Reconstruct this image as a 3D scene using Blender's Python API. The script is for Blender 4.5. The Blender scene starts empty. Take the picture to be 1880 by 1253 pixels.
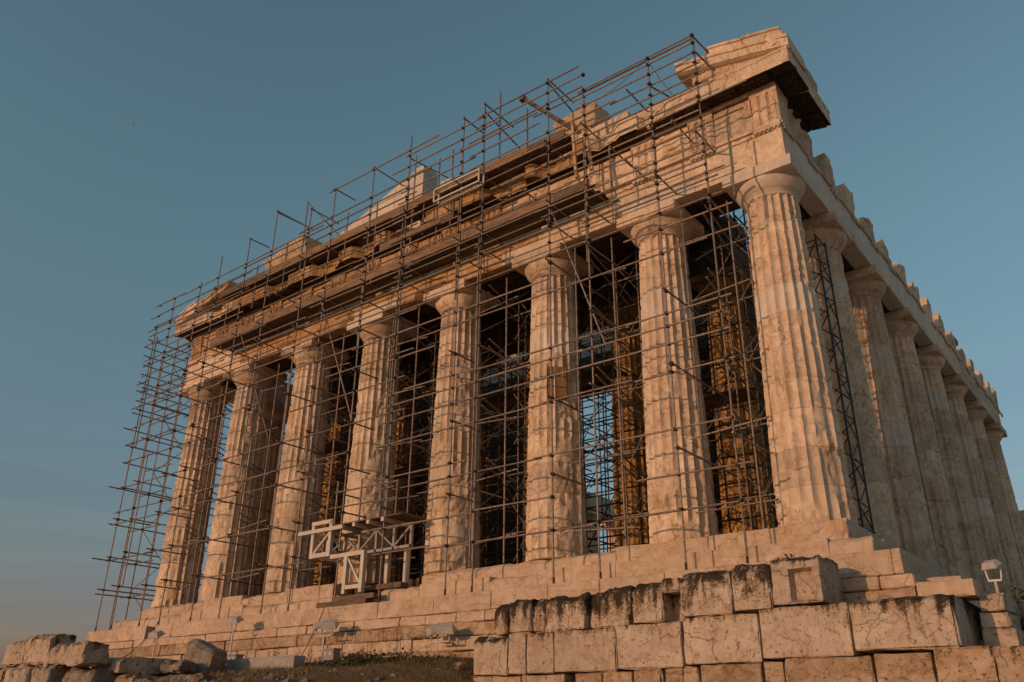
import bpy, math, random
import numpy as np
from mathutils import Vector, Matrix
R = math.radians
scene = bpy.context.scene
col = scene.collection
random.seed(7)

# ------------------------------------------------------------------ camera
cam_d = bpy.data.cameras.new('camera')
cam = bpy.data.objects.new('camera', cam_d)
col.objects.link(cam)
cam.location = (5.966, -20.188, -4.357)
cam.rotation_euler = (1.99520226, -0.00832833, 0.66582849)
cam_d.sensor_width = 36.0
cam_d.lens = 1537.27 / 1880.0 * 36.0
cam_d.clip_start = 0.1
cam_d.clip_end = 20000
scene.camera = cam

# ------------------------------------------------------------------ sky and sun
SUN_EL, SUN_AZ = 9.0, 16.5          # height, and how far left of the facade's normal the sun stands
to_sun = Vector((-math.sin(R(SUN_AZ)) * math.cos(R(SUN_EL)), -math.cos(R(SUN_AZ)) * math.cos(R(SUN_EL)), math.sin(R(SUN_EL))))
world = bpy.data.worlds.new('World')
scene.world = world
world.use_nodes = True
nt = world.node_tree
nt.nodes.clear()
w_out = nt.nodes.new('ShaderNodeOutputWorld')
bg = nt.nodes.new('ShaderNodeBackground')
sky = nt.nodes.new('ShaderNodeTexSky')
sky.sky_type = 'NISHITA'
sky.sun_disc = False
sky.sun_elevation = R(SUN_EL)
sky.sun_rotation = math.atan2(to_sun.x, to_sun.y)
sky.altitude = 150
sky.air_density = 1.5
sky.dust_density = 1.0
sky.ozone_density = 3.0
bg.inputs['Strength'].default_value = 0.15
# thin high cloud veils low over the horizon
tc = nt.nodes.new('ShaderNodeTexCoord')
mp = nt.nodes.new('ShaderNodeMapping')
mp.inputs['Scale'].default_value = (2.0, 2.0, 30.0)
nz = nt.nodes.new('ShaderNodeTexNoise')
nz.inputs['Scale'].default_value = 1.3
nz.inputs['Detail'].default_value = 7
cr = nt.nodes.new('ShaderNodeValToRGB')
cr.color_ramp.elements[0].position = 0.30
cr.color_ramp.elements[1].position = 0.66
cr.color_ramp.elements[0].color = (0.70, 0.70, 0.70, 1)
sx = nt.nodes.new('ShaderNodeSeparateXYZ')
mr = nt.nodes.new('ShaderNodeMapRange')
mr.inputs['From Min'].default_value = 0.58
mr.inputs['From Max'].default_value = 0.03
mr.interpolation_type = 'SMOOTHSTEP'
mu = nt.nodes.new('ShaderNodeMath'); mu.operation = 'MULTIPLY'
mu2 = nt.nodes.new('ShaderNodeMath'); mu2.operation = 'MULTIPLY'; mu2.inputs[1].default_value = 1.0
mixc = nt.nodes.new('ShaderNodeMixRGB'); mixc.blend_type = 'MULTIPLY'
mixc.inputs['Color2'].default_value = (0.64, 0.54, 0.84, 1)
tint = nt.nodes.new('ShaderNodeMixRGB'); tint.blend_type = 'MULTIPLY'; tint.inputs['Fac'].default_value = 1
tint.inputs['Color2'].default_value = (0.96, 0.965, 0.80, 1)
L = nt.links.new
L(tc.outputs['Generated'], mp.inputs['Vector']); L(mp.outputs[0], nz.inputs['Vector'])
L(nz.outputs['Fac'], cr.inputs['Fac']); L(tc.outputs['Generated'], sx.inputs[0]); L(sx.outputs['Z'], mr.inputs['Value'])
L(cr.outputs['Color'], mu.inputs[0]); L(mr.outputs[0], mu.inputs[1]); L(mu.outputs[0], mu2.inputs[0])
L(sky.outputs['Color'], tint.inputs['Color1'])
L(mu2.outputs[0], mixc.inputs['Fac']); L(tint.outputs[0], mixc.inputs['Color1']); mr2 = nt.nodes.new('ShaderNodeMapRange'); mr2.interpolation_type = 'SMOOTHSTEP'
mr2.inputs['From Min'].default_value = 0.17; mr2.inputs['From Max'].default_value = 0.02
L(sx.outputs['Z'], mr2.inputs['Value'])
dusk = nt.nodes.new('ShaderNodeMixRGB'); dusk.blend_type = 'MULTIPLY'          # mauve haze right over the horizon
dusk.inputs['Color2'].default_value = (0.86, 0.72, 1.0, 1)
L(mr2.outputs[0], dusk.inputs['Fac']); L(mixc.outputs[0], dusk.inputs['Color1'])
L(dusk.outputs[0], bg.inputs['Color'])
L(bg.outputs[0], w_out.inputs['Surface'])

sun_d = bpy.data.lights.new('sun', 'SUN')
sun_d.energy = 2.0
sun_d.angle = R(0.55)
sun_d.color = (0.815, 0.482, 0.272)
sun = bpy.data.objects.new('sun', sun_d)
col.objects.link(sun)
sun.location = to_sun * 100
sun.rotation_euler = to_sun.to_track_quat('Z', 'Y').to_euler()

vs = scene.view_settings
vs.view_transform = 'Standard'
vs.look = 'None'
vs.gamma = 1
vs.use_curve_mapping = False
vs.exposure = 0.15
scene.display_settings.display_device = 'sRGB'

# ------------------------------------------------------------------ materials
def new_mat(name):
    m = bpy.data.materials.new(name)
    m.use_nodes = True
    t = m.node_tree
    t.nodes.clear()
    o = t.nodes.new('ShaderNodeOutputMaterial')
    b = t.nodes.new('ShaderNodeBsdfPrincipled')
    t.links.new(b.outputs[0], o.inputs['Surface'])
    return m, t, b

def N(t, kind, **kw):
    n = t.nodes.new(kind)
    for k, v in kw.items():
        if k.startswith('i_'):
            n.inputs[k[2:].replace('_', ' ')].default_value = v
        else:
            setattr(n, k, v)
    return n

def noise(t, vec, scale, detail=6, rough=0.6, dist=0.0):
    n = N(t, 'ShaderNodeTexNoise')
    n.inputs['Scale'].default_value = scale
    n.inputs['Detail'].default_value = detail
    n.inputs['Roughness'].default_value = rough
    n.inputs['Distortion'].default_value = dist
    t.links.new(vec, n.inputs['Vector'])
    return n.outputs['Fac']

def ramp(t, val, a, b, inv=False):
    n = N(t, 'ShaderNodeMapRange', interpolation_type='SMOOTHSTEP')
    n.inputs['From Min'].default_value = a
    n.inputs['From Max'].default_value = b
    n.inputs['To Min'].default_value = 1.0 if inv else 0.0
    n.inputs['To Max'].default_value = 0.0 if inv else 1.0
    t.links.new(val, n.inputs['Value'])
    return n.outputs[0]

def math_n(t, op, a, b):
    n = N(t, 'ShaderNodeMath', operation=op)
    for i, x in enumerate((a, b)):
        if isinstance(x, (int, float)):
            n.inputs[i].default_value = x
        else:
            t.links.new(x, n.inputs[i])
    return n.outputs[0]

def mixrgb(t, fac, a, b, blend='MIX'):
    n = N(t, 'ShaderNodeMixRGB', blend_type=blend)
    for k, x in (('Fac', fac), ('Color1', a), ('Color2', b)):
        if isinstance(x, (int, float)):
            n.inputs[k].default_value = x
        elif isinstance(x, tuple):
            n.inputs[k].default_value = x + (1,)
        else:
            t.links.new(x, n.inputs[k])
    return n.outputs[0]

def stone(name, c1, c2, patina=(0.40, 0.20, 0.07), patina_amt=0.6, crust=0.25, crust_col=(0.05, 0.035, 0.022),
          cracks=0.6, bump=0.5, lichen=False, streak=0.5, vary=0.16, fine=38.0, veins=False):
    m, t, b = new_mat(name)
    g = N(t, 'ShaderNodeNewGeometry')
    pos = g.outputs['Position']
    mp = N(t, 'ShaderNodeMapping')
    mp.inputs['Scale'].default_value = (3.2, 3.2, 0.32)
    t.links.new(pos, mp.inputs['Vector'])
    big = noise(t, pos, 0.55, 8, 0.62, 0.6)
    mid = noise(t, pos, 2.6, 9, 0.66, 0.9)
    small = noise(t, pos, 11.0, 8, 0.7)
    grit = noise(t, pos, fine, 6, 0.75)
    stk = noise(t, mp.outputs[0], 1.0, 7, 0.6, 0.4)
    base = mixrgb(t, ramp(t, mid, 0.40, 0.60), c1, c2)
    # honey coloured iron patina, running down in streaks
    pm = math_n(t, 'MULTIPLY', ramp(t, stk, 0.50, 0.64), streak)
    pm2 = math_n(t, 'MAXIMUM', pm, ramp(t, big, 0.53, 0.66))
    pm2 = math_n(t, 'MULTIPLY', pm2, ramp(t, small, 0.30, 0.62))
    base = mixrgb(t, math_n(t, 'MULTIPLY', pm2, patina_amt), base, patina)
    # pale scoured areas
    pale = math_n(t, 'MULTIPLY', ramp(t, noise(t, pos, 1.3, 8, 0.65, 1.2), 0.52, 0.64), 0.6)
    base = mixrgb(t, pale, base, tuple(min(1, x * 1.20) for x in c1))
    # bedding veins: thin darker lines that follow the layers of the stone
    if veins:
        vm = N(t, 'ShaderNodeMapping'); vm.inputs['Scale'].default_value = veins
        t.links.new(pos, vm.inputs['Vector'])
        vn = noise(t, vm.outputs[0], 1.0, 6, 0.55, 0.8)
        va = math_n(t, 'ABSOLUTE', math_n(t, 'SUBTRACT', vn, 0.5), 0.0)
        vl = math_n(t, 'MULTIPLY', ramp(t, va, 0.0, 0.018, True), ramp(t, noise(t, pos, 1.1, 4), 0.42, 0.58))
        base = mixrgb(t, math_n(t, 'MULTIPLY', vl, 0.65), base, tuple(x * 0.55 for x in patina))
        broad = math_n(t, 'MULTIPLY', ramp(t, vn, 0.52, 0.66), 0.4)
        base = mixrgb(t, broad, base, tuple(0.5 * (p_ + q_) for p_, q_ in zip(c2, patina)))
    # crust and small stains
    cm = math_n(t, 'MULTIPLY', ramp(t, small, 0.58, 0.70), crust)
    cm2 = math_n(t, 'MULTIPLY', math_n(t, 'MULTIPLY', ramp(t, mid, 0.54, 0.66), ramp(t, small, 0.44, 0.58)), crust)
    base = mixrgb(t, math_n(t, 'MAXIMUM', cm, cm2), base, crust_col)
    # fine hairline cracks
    dv = N(t, 'ShaderNodeVectorMath', operation='SCALE')
    ncol = N(t, 'ShaderNodeTexNoise'); ncol.inputs['Scale'].default_value = 2.2; ncol.inputs['Detail'].default_value = 5
    t.links.new(pos, ncol.inputs['Vector'])
    t.links.new(ncol.outputs['Color'], dv.inputs[0]); dv.inputs['Scale'].default_value = 0.55
    av = N(t, 'ShaderNodeVectorMath', operation='ADD')
    t.links.new(pos, av.inputs[0]); t.links.new(dv.outputs[0], av.inputs[1])
    vo = N(t, 'ShaderNodeTexVoronoi', feature='DISTANCE_TO_EDGE')
    vo.inputs['Scale'].default_value = 0.9
    t.links.new(av.outputs[0], vo.inputs['Vector'])
    ck = math_n(t, 'MULTIPLY', ramp(t, vo.outputs['Distance'], 0.0, 0.017, True), ramp(t, noise(t, pos, 0.9, 3), 0.44, 0.56))
    vo2 = N(t, 'ShaderNodeTexVoronoi', feature='DISTANCE_TO_EDGE')
    vo2.inputs['Scale'].default_value = 2.7
    t.links.new(av.outputs[0], vo2.inputs['Vector'])
    ck2 = math_n(t, 'MULTIPLY', ramp(t, vo2.outputs['Distance'], 0.0, 0.030, True), ramp(t, noise(t, pos, 1.7, 4), 0.50, 0.60))
    ck = math_n(t, 'MAXIMUM', ck, math_n(t, 'MULTIPLY', ck2, 0.7))
    stn = math_n(t, 'MULTIPLY', ramp(t, vo2.outputs['Distance'], 0.0, 0.16, True), ramp(t, noise(t, pos, 1.7, 4), 0.47, 0.62))
    base = mixrgb(t, math_n(t, 'MULTIPLY', stn, 0.5 * cracks), base, patina)
    base = mixrgb(t, math_n(t, 'MULTIPLY', ck, cracks), base, (0.15, 0.072, 0.026))
    if lichen:
        at = N(t, 'ShaderNodeAttribute', attribute_name='lichen')
        lmp = N(t, 'ShaderNodeMapping'); lmp.inputs['Scale'].default_value = (1.0, 1.0, 0.55)
        t.links.new(pos, lmp.inputs['Vector'])
        ln = noise(t, lmp.outputs[0], 2.6, 10, 0.74, 0.5)
        ln2 = noise(t, pos, 24.0, 6, 0.8)
        lst = N(t, 'ShaderNodeMapping'); lst.inputs['Scale'].default_value = (5.5, 2.0, 0.55)
        t.links.new(pos, lst.inputs['Vector'])
        ln3 = noise(t, lst.outputs[0], 1.0, 6, 0.6, 0.2)
        lsum = math_n(t, 'ADD', math_n(t, 'MULTIPLY', ln, 0.40), math_n(t, 'MULTIPLY', ln2, 0.28))
        lsum = math_n(t, 'ADD', lsum, math_n(t, 'MULTIPLY', ln3, 0.32))
        lm = math_n(t, 'ADD', lsum, math_n(t, 'MULTIPLY', at.outputs['Fac'], 0.30))
        brown = mixrgb(t, math_n(t, 'MULTIPLY', ramp(t, lm, 0.565, 0.625), 0.85), base, (0.16, 0.092, 0.038))
        base = mixrgb(t, math_n(t, 'MULTIPLY', ramp(t, lm, 0.605, 0.655), 0.94), brown, (0.030, 0.023, 0.016))
        pits = ramp(t, noise(t, pos, 16.0, 3, 0.5), 0.62, 0.68)
        base = mixrgb(t, math_n(t, 'MULTIPLY', pits, 0.75), base, (0.07, 0.04, 0.02))
    # each piece of stone has its own tone
    oi = N(t, 'ShaderNodeObjectInfo')
    hv = N(t, 'ShaderNodeHueSaturation')
    vr = N(t, 'ShaderNodeMapRange'); vr.inputs['To Min'].default_value = 1 - vary; vr.inputs['To Max'].default_value = 1 + vary * 0.7
    t.links.new(oi.outputs['Random'], vr.inputs['Value'])
    t.links.new(vr.outputs[0], hv.inputs['Value'])
    t.links.new(base, hv.inputs['Color'])
    t.links.new(hv.outputs[0], b.inputs['Base Color'])
    b.inputs['Roughness'].default_value = 0.85
    b.inputs['Specular IOR Level'].default_value = 0.25
    h = math_n(t, 'ADD', math_n(t, 'MULTIPLY', mid, 1.0), math_n(t, 'MULTIPLY', small, 0.42))
    h = math_n(t, 'ADD', h, math_n(t, 'MULTIPLY', grit, 0.16))
    h = math_n(t, 'SUBTRACT', h, math_n(t, 'MULTIPLY', ck, 0.35 * cracks))
    bp = N(t, 'ShaderNodeBump')
    bp.inputs['Strength'].default_value = bump
    bp.inputs['Distance'].default_value = 0.08
    t.links.new(h, bp.inputs['Height'])
    t.links.new(bp.outputs[0], b.inputs['Normal'])
    return m

def plain(name, c1, c2, rough=0.6, metal=0.0, scale=6.0, stretch=None, bump=0.2, vary=0.15, dist=0.02):
    m, t, b = new_mat(name)
    g = N(t, 'ShaderNodeNewGeometry')
    vec = g.outputs['Position']
    if stretch:
        mp = N(t, 'ShaderNodeMapping'); mp.inputs['Scale'].default_value = stretch
        t.links.new(vec, mp.inputs['Vector']); vec = mp.outputs[0]
    n = noise(t, vec, scale, 7, 0.65)
    base = mixrgb(t, ramp(t, n, 0.35, 0.68), c1, c2)
    oi = N(t, 'ShaderNodeObjectInfo')
    hv = N(t, 'ShaderNodeHueSaturation')
    vr = N(t, 'ShaderNodeMapRange'); vr.inputs['To Min'].default_value = 1 - vary; vr.inputs['To Max'].default_value = 1 + vary
    t.links.new(oi.outputs['Random'], vr.inputs['Value']); t.links.new(vr.outputs[0], hv.inputs['Value'])
    t.links.new(base, hv.inputs['Color']); t.links.new(hv.outputs[0], b.inputs['Base Color'])
    b.inputs['Roughness'].default_value = rough
    b.inputs['Metallic'].default_value = metal
    bp = N(t, 'ShaderNodeBump'); bp.inputs['Strength'].default_value = bump; bp.inputs['Distance'].default_value = dist
    t.links.new(n, bp.inputs['Height']); t.links.new(bp.outputs[0], b.inputs['Normal'])
    return m

M = {}
HV, VV = (0.5, 0.5, 5.5), (3.5, 3.5, 0.8)
M['marble'] = stone('aged_marble', (0.73, 0.555, 0.415), (0.63, 0.455, 0.315), patina=(0.48, 0.265, 0.10), patina_amt=0.52, crust=0.15, cracks=0.7, veins=VV, bump=0.42, vary=0.2, crust_col=(0.12, 0.07, 0.035))
M['marble_step'] = stone('step_marble', (0.60, 0.445, 0.33), (0.53, 0.37, 0.25), patina=(0.44, 0.235, 0.09), patina_amt=0.5, crust=0.12, cracks=0.5, streak=0.4, veins=HV, vary=0.06, bump=0.55)
M['marble_upper'] = stone('upper_marble', (0.57, 0.375, 0.225), (0.44, 0.255, 0.115), patina=(0.42, 0.21, 0.06), patina_amt=0.85, crust=0.45, cracks=0.6, streak=0.9, veins=HV)
M['marble_new'] = stone('restored_marble', (0.68, 0.56, 0.455), (0.62, 0.49, 0.385), patina_amt=0.16, crust=0.04, cracks=0.15, bump=0.2, vary=0.06)
M['honey'] = stone('honey_marble', (0.54, 0.295, 0.10), (0.42, 0.215, 0.065), patina=(0.24, 0.12, 0.04), patina_amt=0.6, crust=0.7, cracks=0.6)
M['patch'] = stone('brown_patch_stone', (0.27, 0.155, 0.075), (0.20, 0.11, 0.05), patina_amt=0.3, crust=0.2, cracks=0.2)
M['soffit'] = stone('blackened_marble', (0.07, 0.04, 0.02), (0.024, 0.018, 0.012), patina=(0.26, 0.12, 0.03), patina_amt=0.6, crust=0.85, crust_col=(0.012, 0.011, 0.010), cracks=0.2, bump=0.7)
M['inside'] = stone('shaded_inner_marble', (0.13, 0.078, 0.04), (0.07, 0.041, 0.02), patina_amt=0.4, crust=0.6, cracks=0.4)  # dirty marble, darkened further so the porch's shade is in its colour
M['grey_wall'] = stone('grey_marble', (0.46, 0.40, 0.35), (0.38, 0.33, 0.29), patina_amt=0.1, crust=0.15, cracks=0.3, bump=0.3)
M['poros'] = stone('lichened_limestone', (0.575, 0.445, 0.345), (0.49, 0.365, 0.265), patina_amt=0.36, crust=0.35, cracks=0.6, bump=0.8, lichen=True, vary=0.08)
M['poros_brown'] = stone('brown_limestone', (0.50, 0.36, 0.25), (0.40, 0.255, 0.15), patina=(0.34, 0.18, 0.07), patina_amt=0.6, crust=0.4, cracks=0.6, bump=0.8, lichen=True, veins=HV)
M['rock'] = stone('grey_rock', (0.38, 0.315, 0.255), (0.24, 0.19, 0.145), patina_amt=0.25, crust=0.6, cracks=0.5, bump=0.9, lichen=True)
M['tube'] = plain('scaffold_steel', (0.27, 0.205, 0.165), (0.15, 0.108, 0.082), rough=0.55, metal=0.35, scale=9, bump=0.1, vary=0.25)
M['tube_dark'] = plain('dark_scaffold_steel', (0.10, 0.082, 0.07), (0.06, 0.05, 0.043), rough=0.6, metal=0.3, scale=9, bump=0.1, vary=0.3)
M['coupler'] = plain('coupler_steel', (0.055, 0.042, 0.034), (0.03, 0.024, 0.02), rough=0.6, metal=0.4, scale=20, bump=0.1)
M['timber'] = plain('scaffold_timber', (0.235, 0.145, 0.085), (0.11, 0.062, 0.032), rough=0.85, scale=2.2, stretch=(0.9, 7, 5), bump=0.5, vary=0.35)
M['plank_dark'] = plain('shade_darkened_plank', (0.13, 0.078, 0.045), (0.05, 0.032, 0.02), rough=0.9, scale=2.2, stretch=(0.9, 7, 5), bump=0.5, vary=0.4)  # old planks, darkened: shade under the decks is put into the colour
M['post_wood'] = plain('pale_timber', (0.48, 0.31, 0.18), (0.38, 0.23, 0.12), rough=0.75, scale=2.5, stretch=(7, 7, 0.6), bump=0.4)
M['white_steel'] = plain('cream_painted_steel', (0.62, 0.53, 0.44), (0.52, 0.43, 0.345), rough=0.5, scale=3, bump=0.06, vary=0.06)
M['green_steel'] = plain('dark_green_steel', (0.035, 0.045, 0.045), (0.022, 0.028, 0.03), rough=0.5, metal=0.2, scale=8, bump=0.1)
M['lamp_grey'] = plain('floodlight_housing', (0.52, 0.47, 0.42), (0.45, 0.40, 0.35), rough=0.45, scale=6, bump=0.05, vary=0.05)
M['lamp_glass'] = plain('floodlight_glass', (0.10, 0.085, 0.07), (0.07, 0.06, 0.05), rough=0.15, scale=3, bump=0.0, vary=0.05)
M['box_grey'] = plain('box_and_shaded_truss_grey', (0.32, 0.27, 0.23), (0.27, 0.23, 0.19), rough=0.6, scale=4, bump=0.1)
M['cable'] = plain('black_cable', (0.02, 0.018, 0.016), (0.03, 0.025, 0.02), rough=0.6, scale=4, bump=0.0)
M['ground'] = stone('dry_earth', (0.20, 0.125, 0.065), (0.13, 0.075, 0.036), patina=(0.22, 0.125, 0.045), patina_amt=0.5, crust=0.5, cracks=0.0, bump=1.0, vary=0.0)
_t = M['ground'].node_tree
_b = [n for n in _t.nodes if n.type == 'BSDF_PRINCIPLED'][0]
_src = _b.inputs['Base Color'].links[0].from_socket
_at = N(_t, 'ShaderNodeAttribute', attribute_name='rock')
_g = N(_t, 'ShaderNodeNewGeometry')
_rk = mixrgb(_t, ramp(_t, noise(_t, _g.outputs['Position'], 0.8, 9, 0.7), 0.35, 0.68), (0.52, 0.40, 0.29), (0.40, 0.29, 0.20))
_t.links.new(mixrgb(_t, _at.outputs['Fac'], _src, _rk), _b.inputs['Base Color'])
M['leaf'] = plain('green_leaf', (0.05, 0.058, 0.022), (0.085, 0.085, 0.03), rough=0.7, scale=9, bump=0.1)
M['dry_grass'] = plain('dry_grass', (0.21, 0.14, 0.055), (0.12, 0.085, 0.032), rough=0.8, scale=5, bump=0.1)
M['stem'] = plain('dry_stem', (0.13, 0.085, 0.04), (0.09, 0.055, 0.025), rough=0.8, scale=8, bump=0.1)
M['feather'] = plain('dark_feather', (0.025, 0.025, 0.028), (0.04, 0.038, 0.036), rough=0.7, scale=9, bump=0.1)
M['vapour'] = plain('vapour', (0.8, 0.8, 0.8), (0.8, 0.8, 0.8), rough=1.0, scale=1, bump=0.0, vary=0.0)

# ------------------------------------------------------------------ numpy noise
def _hash(ix, iy, iz, seed):
    n = (ix * 374761393 + iy * 668265263 + iz * 2147483647 + seed * 1274126177) & 0xffffffff
    n = ((n ^ (n >> 13)) * 1274126177) & 0xffffffff
    n = ((n ^ (n >> 16)) * 2246822519) & 0xffffffff
    return ((n ^ (n >> 15)) & 0xffff) / 65535.0

def vnoise(P, scale, seed=0):
    Q = np.asarray(P, float) * scale + 1000.0
    I = np.floor(Q).astype(np.int64)
    F = Q - I
    F = F * F * (3 - 2 * F)
    out = 0
    for dx in (0, 1):
        wx = F[:, 0] if dx else 1 - F[:, 0]
        for dy in (0, 1):
            wy = F[:, 1] if dy else 1 - F[:, 1]
            for dz in (0, 1):
                wz = F[:, 2] if dz else 1 - F[:, 2]
                out = out + wx * wy * wz * _hash(I[:, 0] + dx, I[:, 1] + dy, I[:, 2] + dz, seed)
    return out

def fbm(P, scale, seed=0, oct=4):
    s, a, tot = 0, 0.5, 0
    for k in range(oct):
        s = s + a * vnoise(P, scale * 2 ** k, seed + 17 * k)
        tot += a
        a *= 0.5
    return s / tot

def sstep(x, a, b):
    t = np.clip((x - a) / (b - a), 0, 1)
    return t * t * (3 - 2 * t)

# ------------------------------------------------------------------ object helpers
def mesh_from(name, V, F, smooth=False):
    me = bpy.data.meshes.new(name)
    me.from_pydata([tuple(v) for v in V], [], F)
    if smooth:
        me.polygons.foreach_set('use_smooth', [True] * len(me.polygons))
    me.update()
    return me

def link(name, me, mat, parent=None, loc=None, kind=None):
    o = bpy.data.objects.new(name, me)
    col.objects.link(o)
    if me is not None and mat is not None:
        if not me.materials:
            me.materials.append(mat)
        elif me.materials[0] != mat:
            o.material_slots[0].link = 'OBJECT'
            o.material_slots[0].material = mat
    if parent is not None:
        o.parent = parent
    if loc is not None:
        o.location = loc
    if kind:
        o['kind'] = kind
    return o

def tag(o, label, cat, group=None):
    o['label'] = label
    o['category'] = cat
    if group:
        o['group'] = group
    return o

def thing(name, label, cat, loc=(0, 0, 0), group=None):
    o = bpy.data.objects.new(name, None)
    col.objects.link(o)
    o.location = loc
    o.empty_display_size = 0.2
    return tag(o, label, cat, group)

class MB:
    """collects simple shapes that become one mesh"""
    def __init__(s): s.v, s.f = [], []
    def add(s, V, F):
        n = len(s.v); s.v += [tuple(v) for v in V]; s.f += [tuple(i + n for i in f) for f in F]
    def box(s, x0, x1, y0, y1, z0, z1):
        s.add([(x, y, z) for z in (z0, z1) for y in (y0, y1) for x in (x0, x1)],
              [(0, 2, 3, 1), (4, 5, 7, 6), (0, 1, 5, 4), (2, 6, 7, 3), (0, 4, 6, 2), (1, 3, 7, 5)])
    def bar(s, p, q, w, h=None, up=(0, 0, 1)):
        h = h or w
        p, q = Vector(p), Vector(q); d = (q - p).normalized()
        u = Vector(up)
        if abs(d.dot(u)) > 0.95: u = Vector((0, 1, 0))
        a = d.cross(u).normalized() * w / 2; b = a.cross(d).normalized() * h / 2
        V = [p - a - b, p + a - b, p + a + b, p - a + b, q - a - b, q + a - b, q + a + b, q - a + b]
        s.add(V, [(3, 2, 1, 0), (4, 5, 6, 7), (0, 1, 5, 4), (1, 2, 6, 5), (2, 3, 7, 6), (3, 0, 4, 7)])
    def tube(s, p, q, r, n=8, r2=None):
        r2 = r if r2 is None else r2
        p, q = Vector(p), Vector(q); d = (q - p).normalized()
        u = Vector((0, 0, 1)) if abs(d.z) < 0.95 else Vector((1, 0, 0))
        a = d.cross(u).normalized(); b = d.cross(a)
        V = [];
        for c, rr in ((p, r), (q, r2)):
            for i in range(n):
                t = 2 * math.pi * i / n
                V.append(c + (a * math.cos(t) + b * math.sin(t)) * rr)
        F = [(i, (i + 1) % n, n + (i + 1) % n, n + i) for i in range(n)] + [tuple(range(n))[::-1], tuple(range(n, 2 * n))]
        s.add(V, F)
    def mesh(s, name, smooth=False): return mesh_from(name, s.v, s.f, smooth)
    def build(s, name, mat, parent=None, kind=None, smooth=False, loc=None):
        return link(name, s.mesh(name, smooth), mat, parent, loc, kind)

def lines(a, b, res, edge):
    Ln = b - a
    if Ln < 4 * edge: return np.linspace(a, b, 3)
    n = max(1, int(round((Ln - 2 * edge) / res)))
    return np.concatenate([[a], np.linspace(a + edge, b - edge, n + 1), [b]])

def block_mesh(x0, x1, y0, y1, z0, z1, res=0.3, edge=0.03, chip=0.02, rough=0.008, seed=0, lichen=None, fn=None, top_round=0.0):
    X, Y, Z = lines(x0, x1, res, edge), lines(y0, y1, res, edge), lines(z0, z1, res, edge)
    nx, ny, nz = len(X), len(Y), len(Z)
    idx, V, C = {}, [], []
    def vid(i, j, k):
        key = (i, j, k)
        if key not in idx:
            idx[key] = len(V); V.append((X[i], Y[j], Z[k]))
            C.append(((i == nx - 1) * 1 - (i == 0) * 1, (j == ny - 1) * 1 - (j == 0) * 1, (k == nz - 1) * 1 - (k == 0) * 1))
        return idx[key]
    F = []
    for i in range(nx - 1):
        for j in range(ny - 1):
            F.append((vid(i, j, 0), vid(i, j + 1, 0), vid(i + 1, j + 1, 0), vid(i + 1, j, 0)))
            k = nz - 1
            F.append((vid(i, j, k), vid(i + 1, j, k), vid(i + 1, j + 1, k), vid(i, j + 1, k)))
        for k in range(nz - 1):
            F.append((vid(i, 0, k), vid(i + 1, 0, k), vid(i + 1, 0, k + 1), vid(i, 0, k + 1)))
            j = ny - 1
            F.append((vid(i, j, k), vid(i, j, k + 1), vid(i + 1, j, k + 1), vid(i + 1, j, k)))
    for j in range(ny - 1):
        for k in range(nz - 1):
            F.append((vid(0, j, k), vid(0, j, k + 1), vid(0, j + 1, k + 1), vid(0, j + 1, k)))
            i = nx - 1
            F.append((vid(i, j, k), vid(i + 1 - 1, j + 1, k), vid(i, j + 1, k + 1), vid(i, j, k + 1)))
    V = np.array(V); C = np.array(C, float)
    P0 = V.copy()
    deg = np.abs(C).sum(1)
    n1 = fbm(V, 2.3, seed, 3); n2 = fbm(V, 6.0, seed + 5, 3)
    vert = (C[:, 2] == 0)                                     # upright joints stay tight, bed edges wear more
    amt = chip * (0.10 + 5.5 * np.clip(n1 - 0.53, 0, 1) + 2.2 * np.clip(n2 - 0.52, 0, 1)) * np.where(vert, 0.55, 1.0)
    amt = np.clip(amt, 0.002, None)
    V = V - C * (amt * (deg >= 2))[:, None]
    V = V + C * ((fbm(P0, 1.7, seed + 9, 4) - 0.5) * 2 * rough * 1.3 + (fbm(P0, 7.0, seed + 19, 3) - 0.5) * rough * 0.8)[:, None]
    if top_round > 0:
        hz = np.clip((P0[:, 2] - (z1 - top_round)) / top_round, 0, 1)
        fr = np.clip(1 - (P0[:, 1] - y0) / top_round, 0, 1)
        V[:, 2] -= top_round * 0.45 * hz * fr * (0.4 + 1.2 * n1)
        V[:, 1] += top_round * 0.3 * hz * fr * (0.4 + 1.2 * n2)
        V[:, 2] -= hz * top_round * 0.5 * np.clip(fbm(P0, 3.1, seed + 3, 3) - 0.42, 0, 1) * 2.5
    if fn is not None: V = fn(V, P0)
    me = mesh_from('block', V, F, True)
    me.set_sharp_from_angle(angle=R(26))
    if lichen is not None:
        at = me.attributes.new('lichen', 'FLOAT', 'POINT')
        h = (z1 - P0[:, 2]) / max(1e-3, z1 - z0)
        at.data.foreach_set('value', (lichen[0] + lichen[1] * np.clip(1 - h / lichen[2], 0, 1)).astype(np.float32))
    return me

_seed = [100]
def block(name, parent, mat, x0, x1, y0, y1, z0, z1, **kw):
    _seed[0] += 1
    return link(name, block_mesh(x0, x1, y0, y1, z0, z1, seed=_seed[0], **kw), mat, parent)

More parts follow.
